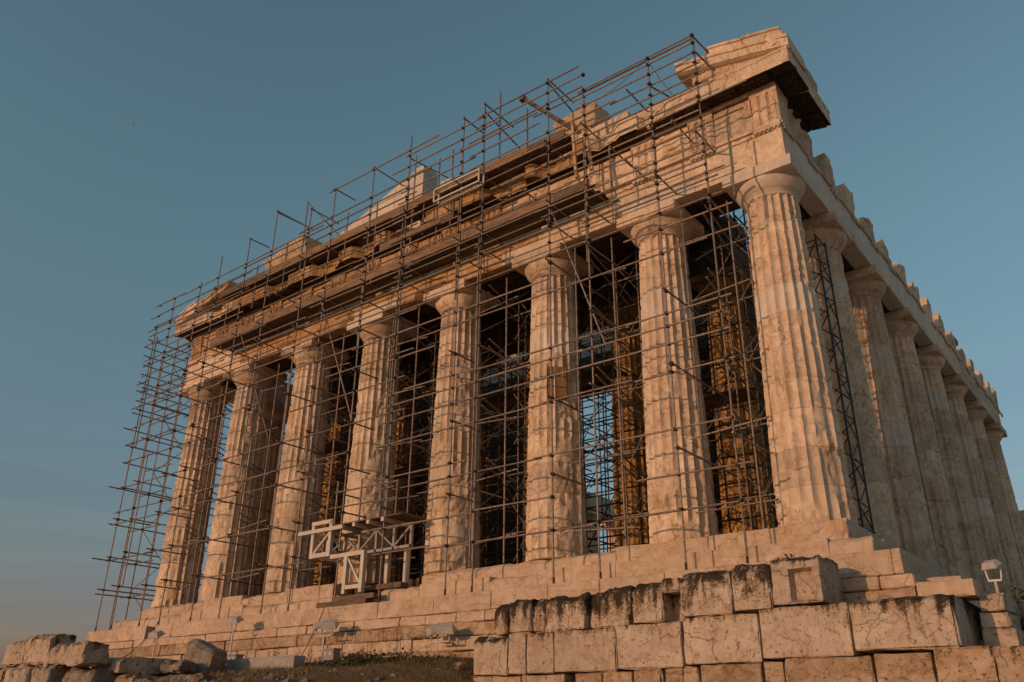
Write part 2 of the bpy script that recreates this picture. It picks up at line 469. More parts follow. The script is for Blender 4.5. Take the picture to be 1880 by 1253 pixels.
def prism_block(name, parent, mat, x0, x1, prof, res=0.35, seed=0, jit=0.012, holes=None, crusted=False):
    """profile polygon in (y,z), extruded along x and weathered"""
    xs = np.linspace(x0, x1, max(2, int((x1 - x0) / res) + 1))
    pr = []
    n0 = len(prof)
    for i in range(n0):                                      # subdivide long profile edges
        a, b = prof[i], prof[(i + 1) % n0]
        d = math.hypot(b[0] - a[0], b[1] - a[1]); k = max(1, int(d / 0.22))
        for q in range(k): pr.append((a[0] + (b[0] - a[0]) * q / k, a[1] + (b[1] - a[1]) * q / k))
    n = len(pr)
    V = np.array([(x, y, z) for x in xs for (y, z) in pr])
    cy, cz = np.mean([p[0] for p in pr]), np.mean([p[1] for p in pr])
    d = (fbm(V, 1.6, seed, 4) - 0.5)
    dirv = np.stack([np.zeros(len(V)), V[:, 1] - cy, V[:, 2] - cz], 1)
    dirv /= np.linalg.norm(dirv, axis=1)[:, None] + 1e-6
    V = V + dirv * (d * 2 * jit)[:, None]
    if holes is not None: V = holes(V)
    F = []
    for i in range(len(xs) - 1):
        for k in range(n):
            a = i * n + k; b = i * n + (k + 1) % n
            F.append((a, b, b + n, a + n))
    F.append(tuple(range(n))[::-1]); F.append(tuple(range((len(xs) - 1) * n, len(xs) * n)))
    me = mesh_from('prism', V, F, False)
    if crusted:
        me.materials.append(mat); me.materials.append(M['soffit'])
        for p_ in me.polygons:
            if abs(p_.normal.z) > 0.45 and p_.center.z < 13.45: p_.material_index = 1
    return link(name, me, mat, parent)

# ------------------------------------------------------------------ ground
def ground_z(x, y):
    z = np.interp(y, [-60, -20, -14, -8, -5, -3, -2, 0, 80], [-9.5, -6.05, -4.9, -3.78, -3.27, -2.98, -2.88, -2.8, -2.6])
    z = z - 1.5 * sstep(x + 0.55 * np.clip(-3.0 - y, 0, 6), -9.6, -7.4) * (1 - sstep(y, -2.2, -1.2))
    far = np.hypot(x + 12, y - 25)
    z = z - 70 * sstep(far, 75, 260)
    return z

def axis(lo, hi, c0, c1, fine):
    a = np.arange(c0, c1 + 1e-6, fine)
    up = c1 + np.geomspace(fine * 2, hi - c1, 26); dn = c0 - np.geomspace(fine * 2, c0 - lo, 26)[::-1]
    return np.concatenate([dn, a, up])

gx = axis(-4000, 4000, -34, 8, 0.35); gy = axis(-4000, 4000, -22, 2, 0.3)
GX, GY = np.meshgrid(gx, gy)
P = np.stack([GX.ravel(), GY.ravel(), np.zeros(GX.size)], 1)
near = 1 - sstep(np.hypot(P[:, 0] + 12, P[:, 1] + 5), 35, 60)
P[:, 2] = ground_z(P[:, 0], P[:, 1]) + near * ((fbm(P, 0.5, 3, 4) - 0.5) * 0.30 + (fbm(P, 3.0, 8, 3) - 0.5) * 0.22)
nxg = len(gx)
Fg = [(j * nxg + i, j * nxg + i + 1, (j + 1) * nxg + i + 1, (j + 1) * nxg + i) for j in range(len(gy) - 1) for i in range(nxg - 1)]
gme = mesh_from('ground', P, Fg, True)
earth = sstep(P[:, 0], -30, -26) * (1 - sstep(P[:, 0], -9, -6)) * sstep(P[:, 1], -12, -9)
gme.attributes.new('rock', 'FLOAT', 'POINT').data.foreach_set('value', (1 - earth).astype(np.float32))
ground = link('ground', gme, M['ground'], kind='structure')

# ------------------------------------------------------------------ temple
temple = thing('temple', 'large ruined marble temple with fluted Doric columns and a broken pediment, scaffolding across its front', 'temple')

def add_sharp(me, N_, per):
    ne = len(me.edges)
    ev = np.zeros(ne * 2, np.int32); me.edges.foreach_get('vertices', ev); ev = ev.reshape(-1, 2)
    a, b = ev[:, 0] % N_, ev[:, 1] % N_
    sharp = (a == b) & (a % per == 0)
    at = me.attributes.get('sharp_edge') or me.attributes.new('sharp_edge', 'BOOLEAN', 'EDGE')
    at.data.foreach_set('value', sharp)

def drum_mesh(z0, z1, rad, gouges, seed, off, per=5, rings=9, flute=0.095, wear=1.0):
    NF = 20; N_ = NF * per
    th = np.arange(N_) / N_ * 2 * math.pi
    tt = (np.arange(N_) % per) / per
    prof = 4 * tt * (1 - tt)
    zs = np.concatenate([[z0 + 0.003], np.linspace(z0 + 0.012, z1 - 0.012, rings), [z1 - 0.003]])
    TH, ZZ = np.meshgrid(th, zs); PR = np.tile(prof, (len(zs), 1))
    r0 = rad(ZZ)
    S = np.stack([(np.cos(TH) * 0.9 + off[0]).ravel(), (np.sin(TH) * 0.9 + off[1]).ravel(), ZZ.ravel()], 1)
    n1 = fbm(S, 1.5, seed, 4).reshape(TH.shape); n2 = fbm(S, 4.5, seed + 3, 4).reshape(TH.shape); n3 = fbm(S, 9.0, seed + 7, 3).reshape(TH.shape)
    w = np.zeros_like(TH); dep = np.zeros_like(TH)
    for (a0, zc, sa, sz, d) in gouges:
        da = np.abs((TH - R(a0) + math.pi) % (2 * math.pi) - math.pi) / R(sa)
        dz = np.abs(ZZ - zc) / sz
        q = np.sqrt(da ** 2 + dz ** 2) + (n1 - 0.5) * 1.3 + (n2 - 0.5) * 0.5
        k = 1 - sstep(q, 0.75, 0.98)
        w = np.maximum(w, k); dep = np.maximum(dep, k * d)
    # arris chips everywhere
    chips = sstep(n2, 0.57, 0.68) * wear
    w2 = np.maximum(w, 0.8 * chips * (1 - PR))
    fd = flute * (0.75 + 0.25 * r0 / 0.95)
    r = r0 - fd * PR * (1 - w) - 0.045 * chips * (1 - PR) ** 2 - w * 0.03 - dep * (0.35 + 1.6 * np.abs(n2 - 0.4) + 0.8 * (n3 - 0.5))
    r += (n3 - 0.5) * 0.008
    # joint: rounded lips with chips
    lip = np.zeros(len(zs)); lip[0] = lip[-1] = 1
    lip[1] = lip[-2] = 0.4
    r -= lip[:, None] * (0.004 + 0.07 * np.clip(n1 - 0.60, 0, 1) + 0.03 * np.clip(n2 - 0.62, 0, 1))
    V = np.stack([(np.cos(TH) * r).ravel(), (np.sin(TH) * r).ravel(), ZZ.ravel()], 1)
    F = []
    nz_ = len(zs)
    for k in range(nz_ - 1):
        for i in range(N_):
            j = (i + 1) % N_
            F.append((k * N_ + i, k * N_ + j, (k + 1) * N_ + j, (k + 1) * N_ + i))
    F.append(tuple(range(N_))[::-1]); F.append(tuple(range((nz_ - 1) * N_, nz_ * N_)))
    me = mesh_from('drum', V, F, True)
    add_sharp(me, N_, per)
    return me

def lathe_mesh(prof, seg=48, seed=0, jit=0.0, chip=0.0):
    V = []
    for (r, z) in prof:
        for i in range(seg):
            t = 2 * math.pi * i / seg
            V.append((r * math.cos(t), r * math.sin(t), z))
    V = np.array(V)
    if jit or chip:
        n = fbm(V, 2.2, seed, 4); n2 = fbm(V, 5, seed + 2, 3)
        s = 1 - jit * (n2 - 0.5) - chip * sstep(n, 0.55, 0.68) * (0.5 + n2)
        V[:, :2] *= s[:, None]
    F = []
    m = len(prof)
    for k in range(m - 1):
        for i in range(seg):
            j = (i + 1) % seg
            F.append((k * seg + i, k * seg + j, (k + 1) * seg + j, (k + 1) * seg + i))
    F.append(tuple(range(seg))[::-1]); F.append(tuple(range((m - 1) * seg, m * seg)))
    return mesh_from('lathe', V, F, True)

CAP_Z0 = 9.57
def make_column(x, y, H, r0, r1, gouges, seed, mat, cap_mat=None, ab_mat=None, base=0.0, rings=9, per=5, njoint=10, wear=1.0, cap_chip=0.03):
    cap_h = 0.86 * (r0 / 0.95)
    sh = H - cap_h
    def rad(z):
        t = np.clip((z) / sh, 0, 1)
        return r0 + (r1 - r0) * t + 0.017 * np.sin(t * math.pi)
    rng = random.Random(seed)
    core = lathe_mesh([(r0 - 0.13, 0.02), (r1 - 0.12, sh)], 24)
    c = link('column', core, mat, temple, (x, y, base))
    cuts = [0] + [sh * (k + rng.uniform(-0.12, 0.12)) / njoint for k in range(1, njoint)] + [sh]
    for k in range(njoint):
        me = drum_mesh(cuts[k], cuts[k + 1], rad, gouges, seed * 13 + k, (x * 3.1 + seed, y), per, rings, wear=wear)
        link('drum', me, M['marble_new'] if (mat == M['marble'] and rng.random() < 0.07) else mat, c)
    e = r1
    prof = [(e - 0.02, sh - 0.01), (e + 0.0, sh + 0.02), (e + 0.005, sh + 0.09), (e + 0.03, sh + 0.10), (e + 0.03, sh + 0.125), (e + 0.05, sh + 0.13), (e + 0.05, sh + 0.155), (e + 0.07, sh + 0.16),
            (e + 0.13, sh + 0.235), (e + 0.19, sh + 0.32), (e + 0.235, sh + 0.40), (e + 0.26, sh + 0.47), (e + 0.262, sh + 0.495), (e + 0.25, sh + 0.512)]
    link('capital', lathe_mesh(prof, 56, seed, 0.012, cap_chip), cap_mat or mat, c)
    hw = e + 0.30
    me = block_mesh(-hw, hw, -hw, hw, sh + 0.512, H - 0.004, res=0.25, edge=0.025, chip=0.012 if ab_mat else 0.05, rough=0.006, seed=seed)
    link('abacus', me, ab_mat or cap_mat or mat, c)
    return c

XS = [-1.02, -4.71, -9.005, -13.30, -17.595, -21.89, -26.185, -29.86]
YF = [4.71 + 4.296 * k for k in range(7)]
H = 10.43
# gouge: angle (deg, -90 faces the viewer's front), height, half-width (deg), half-height, depth
G = [
    [(-44, 2.7, 11, 0.9, 0.06), (-60, 2.1, 9, 0.3, 0.09), (-95, 0.25, 40, 0.35, 0.04), (-50, 5.6, 6, 0.3, 0.06), (-33, 1.2, 12, 0.6, 0.07)],
    [(-60, 4.4, 14, 0.5, 0.06), (-85, 1.8, 22, 0.5, 0.05), (-80, 0.3, 50, 0.35, 0.05), (-45, 3.2, 9, 0.5, 0.06)],
    [(-40, 2.0, 45, 2.4, 0.13), (-85, 2.2, 36, 1.3, 0.07), (-30, 5.0, 24, 0.9, 0.16), (-62, 6.6, 22, 0.5, 0.04), (-100, 8.6, 18, 0.4, 0.06)],
    [(-40, 1.6, 38, 2.0, 0.13), (-88, 2.2, 34, 2.2, 0.06), (-36, 6.2, 20, 1.6, 0.09), (-70, 3.8, 18, 0.5, 0.07)],
    [(-35, 3.4, 30, 1.8, 0.10), (-80, 3.0, 30, 1.3, 0.06), (-60, 1.2, 45, 0.9, 0.07), (-30, 6.4, 15, 0.7, 0.07)],
    [(-60, 2.6, 42, 1.6, 0.07), (-90, 1.0, 40, 0.8, 0.06), (-35, 4.6, 20, 1.2, 0.07)],
    [(-70, 2.6, 40, 1.5, 0.08), (-45, 5.2, 26, 1.3, 0.10), (-90, 0.9, 40, 0.8, 0.06), (-35, 7.4, 20, 1.0, 0.09)],
    [(-85, 2.0, 50, 1.3, 0.07), (-60, 4.0, 26, 0.7, 0.06), (-80, 0.5, 60, 0.5, 0.08)],
]
front_cols = []
for i, x in enumerate(XS):
    front_cols.append(make_column(x, 1.02, H, 0.955, 0.745, G[i], 11 + i, M['marble'],
        cap_mat=M['marble'] if i else M['marble_new'], ab_mat=M['marble_new'] if i in (0, 4) else None,
        rings=12, cap_chip=0.02 if i == 0 else 0.05))
# repair patch of fresh brown stone let into the third column
pm = block_mesh(-0.33, 0.33, -0.12, 0.12, -0.55, 0.55, res=0.2, edge=0.03, chip=0.25, rough=0.04, seed=4)
pt = link('stone_patch', pm, M['patch'], front_cols[2], (0.465, -0.53, 5.55))
pt.rotation_euler = (0, 0, R(42)); pt['label'] = 'plain brown stone patch let into the fluted shaft'
# flank columns: the nearest three are built one by one, further ones repeat them turned
flank_protos = []
for k in range(3):
    flank_protos.append(make_column(-1.02, YF[k], H, 0.955, 0.745, [(-20, 2.5 + k, 25, 1.0, 0.06), (-60, 6 - k, 12, 0.5, 0.06), (-15, 8.2 - 2.1 * k, 14, 0.35, 0.08)], 31 + k, M['marble'], rings=8, wear=0.8))
def copy_column(src, loc, turn):
    r = src.copy(); col.objects.link(r); r.location = loc; r.rotation_euler = (0, 0, R(turn))
    for ch in list(src.children):
        c = ch.copy(); col.objects.link(c); c.parent = r
        if c.name.startswith('abacus'): c.rotation_euler = (0, 0, R(-turn))
    return r
for k in range(3, 7):
    copy_column(flank_protos[k % 3], (-1.02, YF[k], 0), 36 * k)
for k in range(0, 9):
    copy_column(flank_protos[(k + 1) % 3], (-29.86, YF[0] + 4.296 * k, 0), 180 + 18 * k)
# inner porch columns, smaller and honey coloured
ip = make_column(-5.05, 6.4, 10.0, 0.85, 0.66, [(-60, 3, 30, 0.8, 0.06), (-100, 6, 20, 0.7, 0.06)], 61, M['honey'], base=0.7, rings=5, per=4)
for k in range(1, 6):
    copy_column(ip, (-5.05 - 4.17 * k, 6.4, 0.7), 54 * k)

# ---- steps
rng = random.Random(5)
def course_x(x0, x1, lo=1.5, hi=2.9):
    xs = [x0]
    while xs[-1] < x1 - hi: xs.append(xs[-1] + rng.uniform(lo, hi))
    if x1 - xs[-1] > hi: xs.append((xs[-1] + x1) / 2)
    xs.append(x1); return xs
for s in range(3):
    yf, zt = -0.7 * s, -0.52 * s
    xr, xl = 0.7 * s, -30.88 - 0.7 * s
    xs = course_x(xl, xr)
    for a, b in zip(xs[:-1], xs[1:]):
        if s == 0 and (-17.4 < (a + b) / 2 < -13.7): continue
        if s == 1 and (-16.3 < (a + b) / 2 < -14.3): continue
        if s == 2 and (-27.9 < (a + b) / 2 < -26.2):
            block('step_block', temple, M['marble_step'], a, -27.85, yf, yf + 0.95, zt - 0.52, zt, res=0.22, edge=0.03, chip=0.04, rough=0.012)
            block('step_block', temple, M['marble_step'], -26.9, b, yf, yf + 0.95, zt - 0.52, zt, res=0.22, edge=0.03, chip=0.04, rough=0.012); continue
        dj = rng.uniform(-0.008, 0.012)
        big = rng.random() < 0.4
        block('step_block', temple, M['marble_step'], a + 0.002, b - 0.002, yf + dj, yf + 0.95, zt - 0.518, zt - 0.002 - (0.04 * rng.random() if big else 0),
              res=0.11, edge=0.018, chip=0.20 if big else 0.05, rough=0.016, top_round=0.16 if big else 0.0)
    ys = [yf + 0.955]
    while ys[-1] < 33: ys.append(ys[-1] + rng.uniform(1.3, 2.2))
    for a, b in zip(ys[:-1], ys[1:]):
        block('step_block', temple, M['marble_step'], xr - 0.95, xr, a + 0.004, b - 0.004, zt - 0.518, zt - 0.002, res=0.25, edge=0.03, chip=0.04, rough=0.01)
        block('step_block', temple, M['marble_step'], xl, xl + 0.95, a + 0.004, b - 0.004, zt - 0.518, zt - 0.002, res=0.6, edge=0.03, chip=0.04, rough=0.01)
mb = MB(); mb.box(-29.9, -0.98, 0.97, 68.5, -3.2, -0.012); mb.build('floor', M['inside'], temple)
mb = MB(); mb.box(-31.2, 0.35, 0.4, 68.5, -3.4, -1.06); mb.build('foundation_core', M['poros_brown'], temple)
mb = MB(); mb.box(-27.2, -3.7, 5.2, 64, -0.008, 0.7); mb.build('inner_step', M['inside'], temple)
# rubble in the gap where stylobate blocks are missing
for (x, z, w, h, d, yy) in [(-17.0, -0.52, 0.5, 0.34, 0.5, 0.35), (-16.4, -1.04, 0.7, 0.36, 0.5, -0.25), (-15.6, -1.04, 0.6, 0.30, 0.4, -0.2), (-14.8, -1.04, 0.55, 0.42, 0.5, -0.15), (-15.9, -0.9, 0.8, 0.4, 0.4, 0.3), (-14.9, -0.85, 0.7, 0.5, 0.4, 0.35), (-14.2, -0.52, 0.45, 0.4, 0.5, 0.2)]:
    block('rubble_block', temple, M['inside'], x - w / 2, x + w / 2, yy, yy + d, z, z + h, res=0.15, edge=0.03, chip=0.06, rough=0.03)

# ---- levelling and foundation courses under the steps (front)
for (yf, z0, z1, lo, hi, mt) in [(-1.48, -1.86, -1.565, 0.9, 1.9, 'marble_step'), (-1.60, -2.24, -1.865, 1.1, 2.2, 'poros_brown'), (-1.66, -2.62, -2.245, 1.0, 2.0, 'marble_step'), (-1.74, -3.1, -2.625, 1.2, 2.3, 'poros_brown')]:
    xs = course_x(-32.9, 1.6 if z1 > -2 else 1.0, lo, hi)
    for a, b in zip(xs[:-1], xs[1:]):
        block('foundation_block', temple, M[mt], a + 0.006, b - 0.006, yf + rng.uniform(-0.05, 0.05), yf + 1.0, z0 + 0.004, z1 - 0.004 - rng.uniform(0, 0.03),
              res=0.13, edge=0.02, chip=0.09, rough=0.02, lichen=(-0.06, 0.12, 0.4))
ys = [-1.0]
while ys[-1] < 33: ys.append(ys[-1] + rng.uniform(1.3, 2.2))
for a, b in zip(ys[:-1], ys[1:]):
    block('foundation_block', temple, M['marble_step'], 0.6, 1.5, a + 0.005, b - 0.005, -1.95, -1.565, res=0.3, edge=0.03, chip=0.05, rough=0.015)
    block('foundation_block', temple, M['poros_brown'], 0.6, 1.62, a + 0.005, b - 0.005, -2.6, -1.955, res=0.4, edge=0.03, chip=0.05, rough=0.02)
# stones lying on the far left end of the steps
cs = block('capstone', temple, M['marble_step'], -32.1, -31.0, -1.3, -0.5, -0.74, -0.5, res=0.15, edge=0.04, chip=0.12, rough=0.04)
cs.rotation_euler = (0, R(-4), 0)

# ---- architrave
AF = 0.135                                                   # front plane of architrave and frieze
def beam_notch(spots):
    def fn(V, P0):
        for (xa, xb, za, zb, dy) in spots:
            m = (P0[:, 0] > xa) & (P0[:, 0] < xb) & (P0[:, 2] > za) & (P0[:, 2] < zb) & (P0[:, 1] < AF + 0.3)
            V[m, 1] += dy
        return V
    return fn
edges = [-30.745, -26.185, -21.89, -17.595, -13.30, -9.005, -4.71, -0.135]
for i, (a, b) in enumerate(zip(edges[:-1], edges[1:])):
    spots = []
    if 0 < i < 6:
        spots = [(a - 1, a + rng.uniform(0.3, 0.7), 11.2, 12.5, rng.uniform(0.1, 0.28)), (b - rng.uniform(1.0, 1.9), b - rng.uniform(0.2, 0.5), 10.0, 10.75, rng.uniform(0.15, 0.4)),
                 (a + 1.2, a + rng.uniform(1.6, 2.6), 11.45, 12.5, 0.16)]
    block('architrave_block', temple, M['marble_upper'] if 0 < i < 5 else M['marble'], a + 0.006, b - 0.006, AF, AF + 0.58, 10.434, 11.68, res=0.16, edge=0.03, chip=0.05 if spots else 0.02, rough=0.012, fn=beam_notch(spots))
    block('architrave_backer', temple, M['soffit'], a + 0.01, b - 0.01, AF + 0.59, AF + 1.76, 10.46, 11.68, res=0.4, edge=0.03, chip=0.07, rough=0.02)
    # pale new stone pieces let in over the columns
for (a, b, za, zb) in [(-18.4, -15.9, 10.437, 10.85), (-10.6, -8.3, 10.437, 10.9), (-5.6, -3.0, 10.437, 10.95)]:
    block('new_marble_inset', temple, M['marble_new'], a, b, AF - 0.012, AF + 0.2, za, zb, res=0.4, edge=0.02, chip=0.012, rough=0.003)
fl_y = [0.72] + YF[1:] + [31.8]
fl_y = [0.725, 4.71, 9.006, 13.302, 17.598, 21.894, 26.19, 31.6]
for a, b in zip(fl_y[:-1], fl_y[1:]):
    block('architrave_block', temple, M['marble_new'] if a < 14 else M['marble'], -0.72, -0.135, a + 0.004, b - 0.004, 10.434, 11.68, res=0.25, edge=0.025, chip=0.03, rough=0.006)
    block('architrave_backer', temple, M['soffit'], -1.9, -0.73, max(a, 1.9) + 0.01, b - 0.01, 10.46, 11.66, res=0.5, edge=0.03, chip=0.07, rough=0.02)
for k in range(9):
    a = 1.9 + 4.296 * k
    block('architrave_block', temple, M['marble'], -30.745, -28.97, a, a + 4.28, 10.434, 11.78, res=0.8, edge=0.03, chip=0.04, rough=0.01)

# taenia, regulae and guttae
tri_x = [-0.55]
for i in range(7):
    a, b = XS[i], XS[i + 1]
    a = -0.55 if i == 0 else a
    b = -30.33 if i == 6 else b
    tri_x += [(a + b) / 2, b]
TW = 0.845
for i, (a, b) in enumerate(zip(edges[:-1], edges[1:])):
    if i in (1, 2, 3, 4):
        segs = [(a + 0.7, a + 1.9), (a + 2.6, b - 0.3)]
    else: segs = [(a, b)]
    for (p, q) in segs:
        block('taenia', temple, M['marble'], p + 0.005, q - 0.005, AF - 0.07, AF + 0.57, 11.684, 11.778, res=0.3, edge=0.015, chip=0.02, rough=0.004)
gut = MB()
for x in tri_x:
    if -26 < x < -8: continue
    gut.box(x - TW / 2, x + TW / 2, AF - 0.065, AF - 0.002, 11.60, 11.682)
    for k in range(6):
        xx = x - TW / 2 + TW * (k + 0.5) / 6
        gut.tube((xx, AF - 0.035, 11.60), (xx, AF - 0.035, 11.53), 0.035, 8, 0.045)
gut.build('guttae', M['marble'], temple, kind='stuff')
tri_y = [0.645] + [v for k in range(7) for v in ([(4.71 - 2.06)] if k == 0 else [YF[k] - 2.148]) + [YF[k]]] + [YF[6] + 1.6]
gut = MB()
for y in tri_y:
    gut.box(-AF + 0.002, -AF + 0.065, y - TW / 2, y + TW / 2, 11.60, 11.682)
    for k in range(6):
        yy = y - TW / 2 + TW * (k + 0.5) / 6
        if random.random() < 0.75: gut.tube((-AF + 0.035, yy, 11.60), (-AF + 0.035, yy, 11.53), 0.035, 8, 0.045)
gut.build('guttae', M['marble'], temple, kind='stuff')
yy = 0.14
while yy < 31.4:
    q = min(31.5, yy + rng.uniform(1.5, 3.4))
    if rng.random() < 0.85 or yy < 2:
        block('taenia', temple, M['marble'], -0.7, -0.068, yy + 0.004, q, 11.684, 11.778, res=0.3, edge=0.015, chip=0.035, rough=0.006)
    yy = q + rng.uniform(0.0, 0.2)

# ---- frieze
def triglyph_mesh(seed, h=1.345, worn=0.0):
    """front at y=0, width TW, three shanks between two full and two half grooves"""
    w = TW; g = 0.085
    xs = [-w/2, -w/2 + 0.055, -w/2 + 0.115, -0.2, -0.135, -0.07, 0.07, 0.135, 0.2, w/2 - 0.115, w/2 - 0.055, w/2]
    ys = [g, g * 0.5, 0, 0, g, 0, 0, g, 0, 0, g * 0.5, g]
    zs = [0, 0.2, 0.4, 0.6, 0.8, 1.0, h - 0.21, h - 0.17, h]
    V, F = [], []
    n = len(xs)
    for k, z in enumerate(zs):
        for x, y in zip(xs, ys):
            V.append((x, y if k < len(zs) - 2 else (0.0 if k == len(zs) - 2 else -0.012), z))
    for k in range(len(zs) - 1):
        for i in range(n - 1): F.append((k * n + i, k * n + i + 1, (k + 1) * n + i + 1, (k + 1) * n + i))
    b = len(V)
    for z in (0, h):
        V += [(-w/2, 0.62, z), (w/2, 0.62, z)]
    top = [(len(zs) - 1) * n + i for i in range(n)]
    F += [tuple(top) + (b + 3, b + 2), tuple(reversed(range(n))) + (b, b + 1), (b + 1, b, b + 2, b + 3)]
    F.append(tuple([k * n for k in range(len(zs))][::-1]) + (b, b + 2)[::1] if False else (0, n * (len(zs) - 1), b + 2, b))
    F.append((n - 1, b + 1, b + 3, n * len(zs) - 1))
    V = np.array(V)
    nn = fbm(V + seed, 3.0, seed, 4)
    V[:, 1] += (V[:, 1] < 0.3) * ((nn - 0.5) * 0.03 + worn * np.clip(nn - 0.45, 0, 1))
    V[:, 2] -= (V[:, 2] > h - 0.05) * worn * 0.8 * np.clip(nn - 0.35, 0, 1)
    return mesh_from('triglyph', V, F, False)
for i, x in enumerate(tri_x):
    worn = 0.0 if i < 3 or i > 12 else 0.25
    link('triglyph', triglyph_mesh(i, worn=worn), M['marble'] if i < 5 else M['marble_upper'], temple, (x, AF - 0.005, 11.782))
def relief(seed, amp):
    r_ = random.Random(seed)
    blobs = []
    def fn(V, P0):
        x0, x1 = P0[:, 0].min(), P0[:, 0].max(); z0, z1 = P0[:, 2].min(), P0[:, 2].max()
        m = P0[:, 1] < P0[:, 1].min() + 0.02
        w, hh = x1 - x0, z1 - z0
        d = np.zeros(len(V))
        figs = [(0.35, 0.5, 0.13, 0.33), (0.68, 0.45, 0.14, 0.30), (0.35, 0.82, 0.07, 0.09), (0.66, 0.78, 0.07, 0.08), (0.5, 0.6, 0.22, 0.06), (0.5, 0.2, 0.3, 0.05), (0.22, 0.25, 0.07, 0.2)]
        n = fbm(P0, 3.5, seed, 4)
        for (fx, fz, sx_, sz_) in figs:
            fx += r_.uniform(-0.1, 0.1); fz += r_.uniform(-0.06, 0.06)
            q = ((P0[:, 0] - x0) / w - fx) ** 2 / sx_ ** 2 + ((P0[:, 2] - z0) / hh - fz) ** 2 / sz_ ** 2
            d = np.maximum(d, np.exp(-q * 1.1))
        V[m, 1] -= (amp * d * (0.2 + 1.3 * n) + amp * 0.25 * (n - 0.5))[m]
        return V
    return fn
for i in range(len(tri_x) - 1):
    a, b = tri_x[i + 1] + TW / 2, tri_x[i] - TW / 2
    me = block_mesh(a + 0.003, b - 0.003, AF + 0.09, AF + 0.5, 11.783, 13.06, res=0.07 if i < 4 else 0.1, edge=0.02, chip=0.01, rough=0.012, seed=i, fn=relief(i, 0.09 if i < 4 else 0.07))
    link('metope', me, M['marble'] if i < 5 else M['marble_upper'], temple)
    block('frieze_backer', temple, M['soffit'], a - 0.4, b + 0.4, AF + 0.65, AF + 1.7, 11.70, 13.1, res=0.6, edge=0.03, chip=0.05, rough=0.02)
block('frieze_crown', temple, M['marble'], -4.6, AF * -1 + 0.0, AF - 0.03, AF + 0.6, 13.13, 13.23, res=0.3, edge=0.02, chip=0.02, rough=0.004)
for a, b in [(-9, -4.61), (-13.2, -9.01), (-17.5, -13.21), (-22, -17.51), (-26.3, -22.01), (-30.745, -26.31)]:
    block('frieze_crown', temple, M['marble_upper'], a, b, AF - 0.02, AF + 0.6, 13.13, 13.22, res=0.25, edge=0.02, chip=0.05, rough=0.008)
# flank triglyphs stand alone, the metopes between them are gone; the first bay still has its relief
for i, y in enumerate(tri_y):
    me = triglyph_mesh(40 + i, worn=0.0 if i == 0 else 0.3, h=1.345 if i == 0 else 1.0 + 0.33 * random.random())
    o = link('triglyph', me, M['marble'], temple, (-AF + 0.005, y, 11.782)); o.rotation_euler = (0, 0, R(90))
me = block_mesh(-0.62, 0.62, 0, 0.45, 0, 1.28, res=0.06, edge=0.02, chip=0.01, rough=0.012, seed=77, fn=relief(77, 0.22))
o = link('metope', me, M['marble'], temple, (-AF - 0.09, 1.6, 11.783)); o.rotation_euler = (0, 0, R(90))

# ---- cornice (geison): overhanging slab with sloping soffit
GO = 0.66
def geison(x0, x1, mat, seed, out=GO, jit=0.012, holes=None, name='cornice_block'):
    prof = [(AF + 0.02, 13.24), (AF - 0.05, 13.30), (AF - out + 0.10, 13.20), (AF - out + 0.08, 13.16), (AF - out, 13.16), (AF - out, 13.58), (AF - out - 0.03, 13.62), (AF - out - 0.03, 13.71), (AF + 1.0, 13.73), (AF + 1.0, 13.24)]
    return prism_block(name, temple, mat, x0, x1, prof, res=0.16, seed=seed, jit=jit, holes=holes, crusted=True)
def bites(spots):
    def fn(V):
        n = fbm(V, 2.6, 5, 4)
        for (xa, xb, yb) in spots:                            # break the overhang back to depth yb
            k = sstep(V[:, 0], xa - 0.25, xa + 0.15) * (1 - sstep(V[:, 0], xb - 0.15, xb + 0.25))
            lim = yb + (n - 0.5) * 0.55
            m = (V[:, 1] < lim)
            V[:, 1] = np.where(m, V[:, 1] + (lim - V[:, 1]) * k, V[:, 1])
        return V
    return fn
gx_ = [(-2.3, 0.56, 'marble', []), (-4.5, -2.305, 'marble', [(-4.4, -3.6, -0.28)]), (-6.6, -4.505, 'marble', [(-6.2, -5.4, -0.3)]), (-8.9, -6.605, 'marble_upper', [(-8.6, -7.2, -0.1)]),
       (-11.4, -8.905, 'marble_upper', [(-11.0, -9.3, 0.0)]), (-13.6, -11.405, 'marble_upper', []), (-16.2, -13.605, 'marble_upper', [(-15.9, -14.2, 0.05)]),
       (-18.9, -16.205, 'marble_upper', [(-18.0, -17.0, -0.15)]), (-21.6, -18.905, 'marble_upper', [(-20.6, -19.2, -0.2)]), (-24.4, -21.605, 'marble_upper', [(-23.8, -22.6, -0.25)]),
       (-26.6, -24.405, 'marble_upper', []), (-29.0, -26.605, 'marble', [(-28.4, -27.6, -0.3)]), (-31.44, -29.005, 'marble', [])]
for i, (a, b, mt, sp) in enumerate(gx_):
    geison(a, b, M[mt], i, jit=0.012 if not sp else 0.03, holes=bites(sp) if sp else None)
